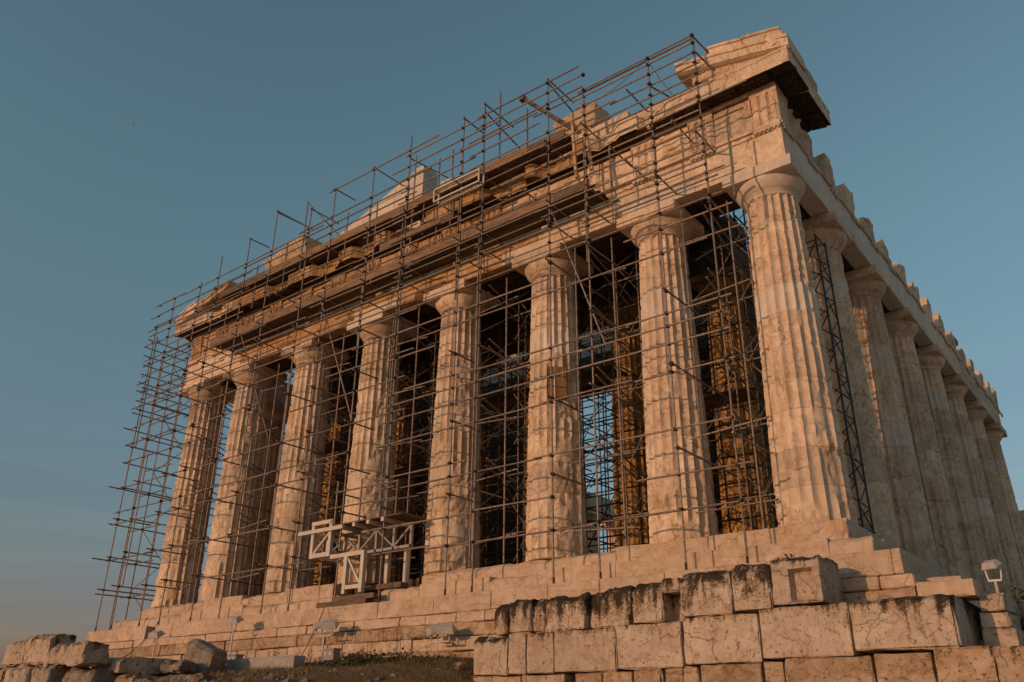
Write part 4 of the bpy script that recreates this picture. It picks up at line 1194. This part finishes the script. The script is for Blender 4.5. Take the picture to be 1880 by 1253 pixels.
# slim lattice mast by the flank
sc4 = thing('lattice_mast', 'slim dark lattice mast standing beside the second column of the right flank', 'scaffold')
ma, mc, mh = Vector((-0.36, 2.55, 0)), Vector((-0.30, 3.22, 0)), 9.1
mbk = Vector((-0.95, 2.9, 0))
for q in (ma, mc, mbk): tube('chord', sc4, q, q + Vector((0, 0, mh)), 0.03).material_slots[0].link = 'OBJECT'
prev = None
for k in range(15):
    z = 0.25 + k * 0.62
    for (u, v) in ((ma, mc), (mc, mbk), (mbk, ma)):
        p, q = (u, v) if k % 2 else (v, u)
        tube('lacing', sc4, p + Vector((0, 0, z)), q + Vector((0, 0, min(z + 0.6, mh))), 0.018)
    if k % 3 == 0: tube('tie', sc4, ma + Vector((0, -0.12, z)), mc + Vector((0.0, 0.15, z)), 0.026)
for o in sc4.children:
    o.material_slots[0].link = 'OBJECT'; o.material_slots[0].material = M['green_steel']

# ------------------------------------------------------------------ cream steel platform on the steps
pf = thing('steel_platform', 'cream painted steel truss platform cantilevered over the steps in front of the fifth column', 'platform')
def bars(name, segs, w, mat=M['white_steel'], h=None):
    for (p, q) in segs:
        mb = MB(); mb.bar(p, q, w, h); mb.build(name, mat, pf)
xa, xb, zt, zb_ = -18.05, -17.12, 1.42, 0.74
FY = -1.05
bars('beam', [((-18.75, FY - 0.1, 1.62), (-16.4, FY - 0.1, 1.62)), ((-18.1, FY - 0.05, 1.9), (-17.1, FY - 0.05, 1.9))], 0.11, h=0.13)
bars('post', [((xa, FY, 0.7), (xa, FY, 1.98)), ((xb, FY, 0.7), (xb, FY, 1.98))], 0.14)
bars('beam', [((xa - 0.05, FY, 0.78), (xb + 0.05, FY, 0.78))], 0.15)
bars('diagonal', [((xa + 0.06, FY, 0.85), (xb - 0.06, FY, 1.55))], 0.075)
yb = 1.5
for x in (xa, xb):
    bars('chord', [((x, FY + 0.07, 0.80), (x, yb, 0.80)), ((x, FY + 0.07, 1.52), (x, yb, 1.52))], 0.10)
    ys = [FY, -0.4, 0.25, 0.9, 1.5]
    if x == xb:
        ys = [FY, -0.4, 0.25]
    for k, (u, v) in enumerate(zip(ys[:-1], ys[1:])):
        bars('diagonal', [((x, u, 0.85 if k % 2 else 1.5), (x, v, 1.5 if k % 2 else 0.85))], 0.06)
        bars('post', [((x, v, 0.8), (x, v, 1.5))], 0.08)
# second truss running right along the deck; its shade is put in as a darker colour
for y in (-0.45,):
    bars('chord', [((xb, y, 0.80), (-13.75, y, 0.80)), ((xb, y, 1.52), (-13.75, y, 1.52))], 0.09, M['box_grey'])
    xs_ = [xb, -16.3, -15.45, -14.6, -13.8]
    for k, (u, v) in enumerate(zip(xs_[:-1], xs_[1:])):
        bars('diagonal', [((u, y, 0.85 if k % 2 else 1.5), (v, y, 1.5 if k % 2 else 0.85))], 0.06, M['box_grey'])
        bars('post', [((v, y, 0.75), (v, y, 1.55))], 0.09, M['box_grey'])
for k, x in enumerate((-16.6, -15.9, -15.2, -14.5)):
    bars('joist', [((x, -1.15, 1.64), (x, 0.05, 1.64))], 0.13)
bars('beam', [((-17.0, FY, 0.66), (-15.3, FY, 0.66))], 0.14)
bars('leg', [((-16.18, FY, -0.62), (-16.18, FY, 0.6)), ((-15.36, FY, -0.62), (-15.36, FY, 0.6)), ((-15.3, 0.0, -0.8), (-15.3, 0.0, 0.78)), ((-14.3, -0.1, -0.5), (-14.3, -0.1, 0.78))], 0.15)
bars('beam', [((-16.12, FY, -0.42), (-15.42, FY, -0.42))], 0.13)
bars('diagonal', [((-16.1, FY, 0.52), (-15.45, FY, -0.33))], 0.07)
for k in range(5):
    mb = MB(); mb.box(-17.2, -13.7, -1.1 + k * 0.24, -1.1 + k * 0.24 + 0.225, 1.715, 1.76); mb.build('plank', M['timber'], pf)
for (a, b, y, z0, z1) in [(-17.3, -14.9, -1.25, -1.035, -0.86), (-16.6, -14.6, -1.2, -0.855, -0.70), (-16.0, -14.0, -0.62, -0.51, -0.35)]:
    mb = MB(); mb.box(a, b, y, y + 0.34, z0, z1); o = mb.build('timber_sleeper', M['timber'], pf)
for (p, q) in [((-16.95, -1.1, 1.75), (-16.95, -1.1, 3.3)), ((-15.7, -1.1, 1.75), (-15.7, -1.1, 3.2)), ((-14.4, -1.1, 1.75), (-14.4, -1.1, 3.0)), ((-17.0, -1.1, 2.9), (-13.9, -1.1, 2.85)), ((-17.0, -1.1, 2.35), (-13.9, -1.1, 2.3)), ((-17.0, -1.15, 2.9), (-17.0, 0.0, 2.9)), ((-13.95, -1.1, 1.75), (-13.95, -1.1, 2.9))]:
    tube('guard_rail', pf, p, q)

# white steel box frame on the upper deck
fr = thing('steel_cage', 'white open steel box frame sitting below the upper timber deck near the pediment middle', 'frame')
x0, x1, y0, y1, z0, z1 = -12.7, -10.5, -1.38, -1.12, 13.2, 13.72
for (p, q) in [((x0, y0, z0), (x1, y0, z0)), ((x0, y0, z1), (x1, y0, z1)), ((x0, y1, z0), (x1, y1, z0)), ((x0, y1, z1), (x1, y1, z1)), ((x0, y0, z0), (x0, y0, z1)), ((x1, y0, z0), (x1, y0, z1)), ((x0, y1, z0), (x0, y1, z1)), ((x1, y1, z0), (x1, y1, z1)), ((x0, y0, z0), (x0, y1, z0)), ((x1, y0, z0), (x1, y1, z0)), ((x1, y0, z1), (x1, y1, z1)), ((x0, y0, z1), (x0, y1, z1))]:
    mb = MB(); mb.bar(p, q, 0.055); mb.build('frame_bar', M['white_steel'], fr)

# ------------------------------------------------------------------ retaining wall in the foreground
rw = thing('retaining_wall', 'old ashlar wall of big limestone blocks blackened by lichen, in the right foreground', 'wall', (0, 0, 0))
WY = -3.0
rowA = [(-8.16, -7.68, -1.66, 0.0), (-7.67, -7.02, -1.58, 0.03), (-7.0, -6.45, -1.57, 0.14), (-6.44, -5.40, -1.57, 0.0), (-5.38, -4.98, -1.54, 0.22), (-4.96, -4.17, -1.51, 0.0), (-4.15, -3.33, -1.45, 0.02),
        (-2.93, -1.72, -1.36, 0.0), (-1.70, -0.83, -1.29, 0.02)]
zl = lambda x: np.interp(x, [-9, -4.5, -1, 0.6, 3], [-2.42, -2.43, -2.27, -2.2, -2.15])
for (a, b, zt, back) in rowA:
    z0 = float(zl((a + b) / 2))
    block('stone_block', rw, M['poros'], a + 0.005, b - 0.005, WY + back, WY + 1.3, z0 + 0.004, zt, res=0.075, edge=0.035, chip=0.12, rough=0.05, lichen=(0.12 + rng.uniform(-0.05, 0.06), 0.42, 1.0), top_round=0.26)
block('stone_block', rw, M['poros'], -3.35, -2.93, WY + 0.5, WY + 1.3, -2.36, -1.6, res=0.1, edge=0.03, chip=0.05, rough=0.03, lichen=(0.2, 0.3, 0.7))
block('stone_block', rw, M['poros'], -3.34, -2.90, WY + 0.02, WY + 1.2, -1.76, -1.47, res=0.08, edge=0.03, chip=0.06, rough=0.03, lichen=(0.25, 0.3, 0.8))
def notch(V, P0):
    m = (P0[:, 0] > -0.42) & (P0[:, 0] < 0.06) & (P0[:, 2] < -1.56) & (P0[:, 2] > -2.12) & (P0[:, 1] < WY + 0.05)
    V[m, 1] += 0.20
    return V
block('stone_block', rw, M['poros'], -0.80, 0.22, WY, WY + 1.25, -2.2, -1.27, res=0.055, edge=0.035, chip=0.06, rough=0.03, lichen=(0.0, 0.42, 0.30), fn=notch, top_round=0.12)
rowB = [(-8.80, -7.68), (-7.67, -7.13), (-7.12, -6.30), (-6.29, -4.57), (-4.56, -2.93), (-2.90, -1.19), (-1.18, 0.64)]
for i, (a, b) in enumerate(rowB):
    zt = float(zl((a + b) / 2)); zb0 = float(np.interp((a + b) / 2, [-9, -4.6, -1, 2.5], [-3.37, -3.35, -3.24, -3.12]))
    block('stone_block', rw, M['poros'], a + 0.004, b - 0.004, WY + rng.uniform(-0.03, 0.04), WY + 1.3, zb0 + 0.004, zt - 0.003, res=0.10, edge=0.022, chip=0.12, rough=0.028, lichen=(rng.uniform(-0.04, 0.07), 0.30, 0.25) if i not in (0,) else (0.02, 0.42, 0.35), top_round=0.2 if i == 0 else 0.0)
block('stone_block', rw, M['poros'], 0.67, 2.50, WY, WY + 2.7, -3.13, -2.19, res=0.085, edge=0.03, chip=0.12, rough=0.035, lichen=(0.10, 0.38, 0.5), top_round=0.14)
rowC = [(-8.95, -7.3), (-7.28, -6.0), (-5.75, -4.97), (-4.95, -4.17), (-4.15, -3.46), (-3.43, -2.95), (-2.93, -2.60), (-2.55, -1.2), (-1.18, -0.75), (-0.72, 0.94), (0.97, 2.0), (2.03, 2.98), (3.0, 4.3), (4.32, 5.6)]
for (a, b) in rowC:
    zt = float(np.interp((a + b) / 2, [-9, -4.6, -1, 2.5], [-3.385, -3.365, -3.255, -3.14]))
    block('stone_block', rw, M['poros_brown'], a + 0.005, b - 0.005, WY + rng.uniform(-0.03, 0.05), WY + 1.3, -4.15, zt - 0.004, res=0.12, edge=0.025, chip=0.14, rough=0.035, lichen=(rng.uniform(-0.04, 0.10), 0.10, 0.25))
xs = course_x(-8.9, 5.6, 1.0, 2.2)
for a, b in zip(xs[:-1], xs[1:]):
    block('stone_block', rw, M['poros_brown'], a + 0.012, b - 0.012, WY + rng.uniform(-0.08, 0.04), WY + 1.3, -4.95, -4.165, res=0.25, edge=0.035, chip=0.06, rough=0.035, lichen=(0.03, 0.1, 0.25))
mb = MB(); mb.box(-8.0, 2.2, WY + 1.28, -1.75, -5.0, -2.5); mb.build('wall_core', M['poros_brown'], rw)

pier = thing('stone_pier', 'narrow crumbling stone pier carrying a floodlight at the right edge', 'wall')
for (z0, z1, x0, x1, y0) in [(-2.42, -2.10, 2.68, 3.12, -1.6), (-2.72, -2.425, 2.66, 3.16, -1.62), (-3.15, -2.725, 2.64, 3.22, -1.66)]:
    block('stone_block', pier, M['poros'], x0, x1, y0, 0.6, z0, z1, res=0.11, edge=0.03, chip=0.09, rough=0.05, lichen=(0.05, 0.1, 0.4))
block('stone_block', pier, M['rock'], 3.2, 3.9, -0.6, 0.6, -3.15, -2.45, res=0.15, edge=0.03, chip=0.09, rough=0.05, lichen=(0.1, 0.2, 0.4))
block('stone_block', pier, M['rock'], 3.1, 3.8, -0.2, 1.6, -2.44, -2.1, res=0.15, edge=0.03, chip=0.09, rough=0.05, lichen=(0.1, 0.2, 0.4))
tag(block('stone_block', None, M['marble_step'], 1.72, 2.74, -2.0, -1.2, -2.16, -1.84, res=0.1, edge=0.03, chip=0.03, rough=0.01), 'pale squared stone lying behind the rightmost wall block at the foot of the flank steps', 'stone')
tag(block('stone_block', None, M['marble_step'], 1.66, 2.35, -0.9, 0.2, -1.95, -1.62, res=0.1, edge=0.03, chip=0.06, rough=0.02), 'small weathered stone on the ledge between the flank steps and the squared pale stone', 'stone')

# ------------------------------------------------------------------ loose stones at lower left
GS = 'loose ancient stones at the lower left'
def loose(label, mat, x0, x1, y0, y1, z0, z1, rot=0, chip=0.22, rough=0.08, li=(0.1, 0.2, 0.5), res=0.1, fn=None):
    cx, cy = (x0 + x1) / 2, (y0 + y1) / 2
    _seed[0] += 1
    me = block_mesh(x0 - cx, x1 - cx, y0 - cy, y1 - cy, 0, z1 - z0, seed=_seed[0], res=res, edge=0.05, chip=chip, rough=rough, lichen=li, fn=fn, top_round=0.05 if mat == 'grey_wall' else 0.16)
    o = link('loose_stone', me, M[mat], None, (cx, cy, z0)); o.rotation_euler = (0, 0, R(rot))
    return tag(o, label, 'stone', GS)
loose('squarish pale block, leftmost of the upper row of stacked stones at lower left', 'poros', -23.95, -22.6, -8, -7.2, -2.98, -2.24, 2)
loose('tallest pale block in the middle of the upper row of stacked stones at lower left', 'poros', -22.55, -20.9, -8.05, -7.3, -2.98, -2.16, -1)
loose('rough brown block with a dark shaded end, right of the upper row of stacked stones', 'poros', -20.85, -19.0, -8, -7.2, -3.05, -2.42, 4, chip=0.16, rough=0.12, li=(0.12, 0.25, 0.6))
loose('brown block at the far left of the lower row of stacked stones', 'poros_brown', -24.4, -23.2, -8.2, -7, -3.9, -3.0, 0)
loose('wide pale block with a brown stain in the lower row of stacked stones', 'poros', -23.1, -21.7, -8.2, -7, -3.9, -3.0, 3, li=(0.2, 0.1, 0.5))
loose('dark broken block, fourth from the left in the lower row of stacked stones', 'rock', -21.6, -20.3, -8.1, -6.9, -3.9, -3.02, -5, chip=0.15, rough=0.1)
loose('shadowed grey block under the rough brown block of the stacked stones', 'rock', -20.2, -18.9, -7.7, -6.7, -3.95, -3.1, 6, chip=0.15, rough=0.1)
loose('long squared pale slab with a stained face, right of the stacked stones', 'poros', -20.3, -18.5, -7.0, -4.4, -3.24, -2.80, -3, chip=0.03, rough=0.02, li=(0.16, 0.05, 0.5))
loose('upright pale stone directly below the long squared slab', 'poros_brown', -19.7, -18.75, -7.05, -6.3, -3.8, -3.26, 0, chip=0.1)
loose('rounded stone below the right end of the long squared slab', 'poros_brown', -18.7, -17.9, -7.0, -6.2, -3.8, -3.28, 5, chip=0.14)
loose('big half-buried boulder on the slope at the bottom left, under the slab', 'rock', -17.7, -14.9, -7.0, -5.4, -3.9, -3.40, 4, chip=0.25, rough=0.15)
loose('small round stone left of the big leaning boulder', 'rock', -18.35, -17.6, -5.9, -5.2, -3.2, -2.86, 20, chip=0.16, rough=0.1)
loose('little grey stone tucked against the foot of the leaning boulder', 'rock', -18.55, -18.0, -5.2, -4.7, -3.12, -2.84, 30, chip=0.12, rough=0.08)
def boulder_fn(V, P0):
    t = (P0[:, 0] - P0[:, 0].min()) / 1.15
    u = P0[:, 2] / 1.0
    V[:, 2] *= (1.02 - 0.42 * t)
    V[:, 0] += u * 0.12
    return V
loose('big leaning grey boulder with a sunlit left face, standing alone before the steps', 'rock', -18.5, -17.35, -5.1, -4.45, -3.2, -2.2, 10, chip=0.12, rough=0.09, li=(0.12, 0.0, 0.5), fn=boulder_fn)
loose('long low grey kerb stone on the ground between boulder and weeds', 'grey_wall', -18.2, -14.7, -3.9, -3.5, -3.12, -2.72, -2, chip=0.03, rough=0.02, li=(0, 0, 1))
loose('square brown footing stone at the left foot of the lichened wall', 'poros_brown', -9.9, -9.1, -3.3, -2.5, -3.6, -3.05, 2, chip=0.08)
loose('flat dark stone lying at the foot of the wall behind the green weeds', 'rock', -15.3, -13.7, -2.9, -2.3, -3.0, -2.82, 3, chip=0.06)

# ------------------------------------------------------------------ floodlights
def floodlight(label, x, y, zg, zh, heads, pole=True, size=1.15):
    t = thing('floodlight', label, 'floodlight', (x, y, zg), 'floodlights aimed at the temple')
    h = zh - zg
    if pole:
        mb = MB(); mb.tube((0, 0, 0), (0, 0, h - 0.28), 0.03, 8); mb.build('pole', M['lamp_grey'], t, smooth=False)
        mb = MB(); mb.box(-0.11, 0.11, -0.11, 0.11, 0, 0.02); mb.build('base_plate', M['lamp_grey'], t)
    mb = MB(); w = 0.12 if len(heads) == 1 else 0.36
    mb.box(-w, w, -0.03, 0.03, h - 0.29, h - 0.25); mb.build('cross_bar', M['lamp_grey'], t)
    for (dx, rz) in heads:
        rot = Matrix.Rotation(R(rz), 4, 'Z') @ Matrix.Rotation(R(28), 4, 'X')
        mb = MB()
        a, b, d = 0.205 * size, 0.155 * size, 0.15 * size                                    # wedge shaped housing, wide glass front
        mb.add([(-a, -b, 0.02), (a, -b, 0.02), (a, b, 0.02), (-a, b, 0.02), (-a * 0.8, -b * 0.8, d), (a * 0.8, -b * 0.8, d), (a * 0.8, b * 0.5, d), (-a * 0.8, b * 0.5, d)],
               [(0, 3, 2, 1), (4, 5, 6, 7), (0, 1, 5, 4), (1, 2, 6, 5), (2, 3, 7, 6), (3, 0, 4, 7)])
        mb.box(-a * 1.06, a * 1.06, -b * 1.08, b * 1.08, -0.012, 0.022)
        mb.v = [tuple(rot @ Vector(v) + Vector((dx, 0, h))) for v in mb.v]
        hd = mb.build('lamp_head', M['lamp_grey'], t)
        mb = MB(); mb.box(-a * 0.9, a * 0.9, -b * 0.9, b * 0.9, -0.02, -0.013)
        mb.v = [tuple(rot @ Vector(v) + Vector((dx, 0, h))) for v in mb.v]
        mb.build('glass', M['lamp_glass'], hd)
        mb = MB()
        for s_ in (-1, 1):
            mb.bar((dx + s_ * 0.11, 0, h - 0.27), (dx + s_ * 0.15, 0, h + 0.03), 0.026)
        mb.build('bracket', M['lamp_grey'], t)
    return t
floodlight('single-headed floodlight on a pole left of the middle, grey box at its foot', -20.35, -2.25, -2.9, -1.36, [(0, 20)])
floodlight('twin-headed floodlight on a pole before the steps, right below the cream steel platform', -15.55, -2.25, -2.9, -1.78, [(-0.25, -35), (0.23, 35)])
floodlight('low single-headed floodlight behind the long stone slab, furthest left of the floodlights', -23.9, -3.0, -3.0, -1.72, [(0, 15)])
fl4 = floodlight('twin-headed floodlight bracketed to the foundation near the left end of the lichened wall', -10.75, -2.15, -2.5, -2.15, [(-0.22, -30), (0.22, 30)], pole=False)
mb = MB(); mb.bar((0, -0.02, 0.08), (0, 0.42, 0.08), 0.05); mb.build('wall_arm', M['lamp_grey'], fl4)
fl5 = floodlight('single floodlight on a short post on the stone pier at the right edge', 3.0, -1.3, -2.10, -1.56, [(0, -25)], size=0.72)
def jbox(label, x, y, z):
    t = thing('junction_box', label, 'electrical box', (x, y, z), 'grey electrical boxes')
    mb = MB(); mb.box(-0.24, 0.24, -0.14, 0.14, 0, 0.42); mb.build('housing', M['box_grey'], t)
    mb = MB(); mb.box(-0.27, 0.27, -0.17, 0.17, 0.42, 0.455); mb.build('lid', M['box_grey'], t)
    mb = MB(); mb.box(-0.16, -0.06, -0.155, -0.141, 0.26, 0.36); mb.box(0.06, 0.16, -0.155, -0.141, 0.26, 0.36); mb.build('socket', M['lamp_grey'], t)
    wire(t, 'cable', [(0.2, 0, 0.3), (0.42, -0.05, 0.25), (0.6, -0.1, 0.02), (0.75, -0.1, -0.05)], 0.018, M['cable'])
jbox('grey electrical box beside the single-headed floodlight pole left of the middle', -19.95, -2.3, -2.9)
jbox('grey electrical box at the foot of the twin-headed floodlight pole among weeds', -15.0, -2.35, -2.9)
tag(wire(None, 'power_cable', sag((-16.55, -1.5, -1.05), (-15.9, -2.9, -2.85), 0.12), 0.014, M['cable']), 'thin black cable hanging down the foundation courses below the cream platform', 'cable')
tag(wire(None, 'power_cable', sag((-26.6, -1.45, -0.9), (-29.0, -1.75, -2.3), 0.35), 0.014, M['cable']), 'thin black cable drooping down the steps at their far left end', 'cable')

# ------------------------------------------------------------------ plants and small ground stuff
def weed(label, x, y, h, n, seed, group='tall weeds along the foundation'):
    r_ = random.Random(seed)
    z = float(ground_z(np.array([x]), np.array([y]))[0]) - 0.05
    t = thing('weed', label, 'plant', (x, y, z), group)
    st, lf = MB(), MB()
    for k in range(n):
        lean = Vector((r_.uniform(-0.15, 0.15), r_.uniform(-0.1, 0.1), 1)) * h * r_.uniform(0.7, 1)
        b = Vector((r_.uniform(-0.08, 0.08), r_.uniform(-0.05, 0.05), 0))
        st.tube(b, b + lean, 0.011, 5, 0.004)
        for q in range(11):
            u = 0.25 + 0.72 * q / 11
            c = b + lean * u
            a = r_.uniform(0, 6.28); ln = 0.11 * (1.15 - 0.6 * u)
            d = Vector((math.cos(a), math.sin(a), r_.uniform(-0.2, 0.5))) * ln
            sd = Vector((-math.sin(a), math.cos(a), r_.uniform(-0.4, 0.4))) * ln * 0.33
            lf.add([c, c + d * 0.5 + sd, c + d, c + d * 0.5 - sd], [(0, 1, 2, 3)])
    st.build('stem', M['stem'], t); lf.build('leaf', M['leaf'], t)
for i, (lb, x, y, h, n) in enumerate([('tall thin weed with sparse dark leaves right of the twin-headed floodlight', -11.9, -2.6, 1.15, 2), ('short weed in front of the foundation between the two boxes, nearest the kerb stone', -17.2, -2.7, 0.7, 3),
        ('dry weed just left of the twin-headed floodlight pole', -15.6, -2.7, 0.8, 2), ('bushy weed sprouting above the green ground cover', -13.2, -2.7, 0.75, 4), ('low weed at the left end of the kerb stone', -18.0, -3.2, 0.5, 3), ('bare spindly weed next to the box of the single-headed floodlight', -17.8, -2.6, 0.75, 2)]):
    weed(lb, x, y, h, n, 50 + i)
def tuft(label, loc, n, size, seed, spread):
    r_ = random.Random(seed)
    t = thing('shrub', label, 'plant', loc)
    lf, st = MB(), MB()
    for k in range(n):
        d = Vector((r_.gauss(0, 1) * spread[0], r_.gauss(0, 1) * spread[1], abs(r_.gauss(0, 1)) * spread[2]))
        if k % 9 == 0: st.tube((0, 0, 0), d, 0.008, 4, 0.004)
        a = r_.uniform(0, 6.28); ln = size * r_.uniform(0.6, 1.2)
        u = Vector((math.cos(a), math.sin(a), r_.uniform(-0.5, 0.8))) * ln; v = Vector((-math.sin(a), math.cos(a), r_.uniform(-0.5, 0.5))) * ln * 0.4
        lf.add([d, d + u * 0.5 + v, d + u, d + u * 0.5 - v], [(0, 1, 2, 3)])
    st.build('stem', M['stem'], t); lf.build('foliage', M['leaf'], t)
tuft('small green caper tuft growing on top of the notched wall block', (-0.62, -2.4, -1.27), 130, 0.07, 3, (0.14, 0.1, 0.05))
tuft('grey-green shrub growing behind the stone pier at the right edge', (3.5, 0.6, -2.1), 600, 0.10, 4, (0.28, 0.3, 0.16))
tuft('dark caper tuft hanging in the foundation joint right of the cream platform', (-12.1, -1.72, -2.25), 90, 0.05, 5, (0.16, 0.05, 0.06))
# green ground cover at the foot of the wall
r_ = random.Random(3); lf = MB()
for k in range(5200):
    x = r_.uniform(-14.3, -9.7); y = r_.uniform(-4.2, -2.6)
    dens = math.exp(-((x + 12.2) / 1.7) ** 2) * math.exp(-((y + 3.3) / 0.7) ** 2)
    if r_.random() > dens * 1.2: continue
    z = float(ground_z(np.array([x]), np.array([y]))[0]) + abs(r_.gauss(0, 0.11)) * (0.4 + dens)
    a = r_.uniform(0, 6.28); ln = r_.uniform(0.05, 0.10)
    u = Vector((math.cos(a), math.sin(a), r_.uniform(-0.2, 1.0))) * ln; v = Vector((-math.sin(a), math.cos(a), 0.2)) * ln * 0.4; c = Vector((x, y, z))
    lf.add([c, c + u * 0.5 + v, c + u, c + u * 0.5 - v], [(0, 1, 2, 3)])
tag(lf.build('ground_cover', M['leaf'], kind='stuff'), 'patch of low green plants on the earth at the foot of the foundation', 'ground cover')
gr = MB()
PX = np.array([(r_.uniform(-24, -8.8), r_.uniform(-8.5, -2.2)) for k in range(26000)])
PZ = ground_z(PX[:, 0], PX[:, 1]) - 0.04
nn = fbm(np.stack([PX[:, 0], PX[:, 1], PX[:, 0] * 0], 1), 0.9, 4, 3)
for (x, y), z, n in zip(PX, PZ, nn):
    if n < 0.40: continue
    h = r_.uniform(0.05, 0.19) * (0.6 + n)
    a = r_.uniform(0, 6.28); w = 0.014
    lx, ly = r_.uniform(-0.06, 0.06), r_.uniform(-0.06, 0.06)
    gr.add([(x - w * math.cos(a), y - w * math.sin(a), z), (x + w * math.cos(a), y + w * math.sin(a), z), (x + lx, y + ly, z + h)], [(0, 1, 2)])
tag(gr.build('dry_grass', M['dry_grass'], kind='stuff'), 'dry brown grass scattered over the slope below the temple', 'grass')
pb = MB()
for k in range(1500):
    x, y = r_.uniform(-22, -8.5), r_.uniform(-8.5, -2.4)
    z = float(ground_z(np.array([x]), np.array([y]))[0]); s = r_.uniform(0.02, 0.075) if k % 14 else r_.uniform(0.1, 0.2)
    V = [(x + s * r_.uniform(0.6, 1.2) * dx * 1.3, y + s * r_.uniform(0.6, 1.2) * dy, z + s * r_.uniform(0.5, 0.9) * dz) for (dx, dy, dz) in [(1, 0, 0), (0, 1, 0), (-1, 0, 0), (0, -1, 0), (0.3, 0.2, 1), (0, 0, -1)]]
    pb.add(V, [(0, 1, 4), (1, 2, 4), (2, 3, 4), (3, 0, 4), (1, 0, 5), (2, 1, 5), (3, 2, 5), (0, 3, 5)])
tag(pb.build('pebbles', M['rock'], kind='stuff'), 'small pale stones strewn over the earth slope', 'pebbles')

# ------------------------------------------------------------------ bird on the flank, aeroplane far away
bird = thing('bird', 'tiny dark bird perched on top of a triglyph far along the right flank', 'bird', (-0.35, tri_y[11], 13.02))
bm_ = lathe_mesh([(0.02, -0.2), (0.06, -0.12), (0.085, 0.0), (0.07, 0.09), (0.045, 0.13), (0.055, 0.17), (0.045, 0.21), (0.012, 0.245)], 12)
b_ = link('body', bm_, M['feather'], bird, (0, 0, 0.22)); b_.rotation_euler = (R(28), 0, 0)
mb = MB(); mb.tube((-0.03, 0, 0), (-0.02, 0, 0.12), 0.008, 5); mb.build('leg', M['feather'], bird)
mb = MB(); mb.tube((0.03, 0, 0), (0.02, 0, 0.12), 0.008, 5); mb.build('leg', M['feather'], bird)
ctr = thing('aeroplane', 'tiny distant aeroplane with a short pale vapour trail high in the left of the sky', 'aeroplane', (-4548.0, 1842.4, 3429.6))
d_ = Vector((61.4, 81.5, 39.0)).normalized()
mb = MB(); mb.tube(d_ * -17, d_ * 17, 1.9, 8, 1.2); mb.bar(Vector((-13, 10, 0)), Vector((13, -10, 0)), 3.0, 0.8); mb.build('fuselage', M['vapour'], ctr)
mb = MB(); mb.tube(d_ * -26, d_ * -112, 1.3, 6, 0.5); mb.build('vapour_trail', M['vapour'], ctr)
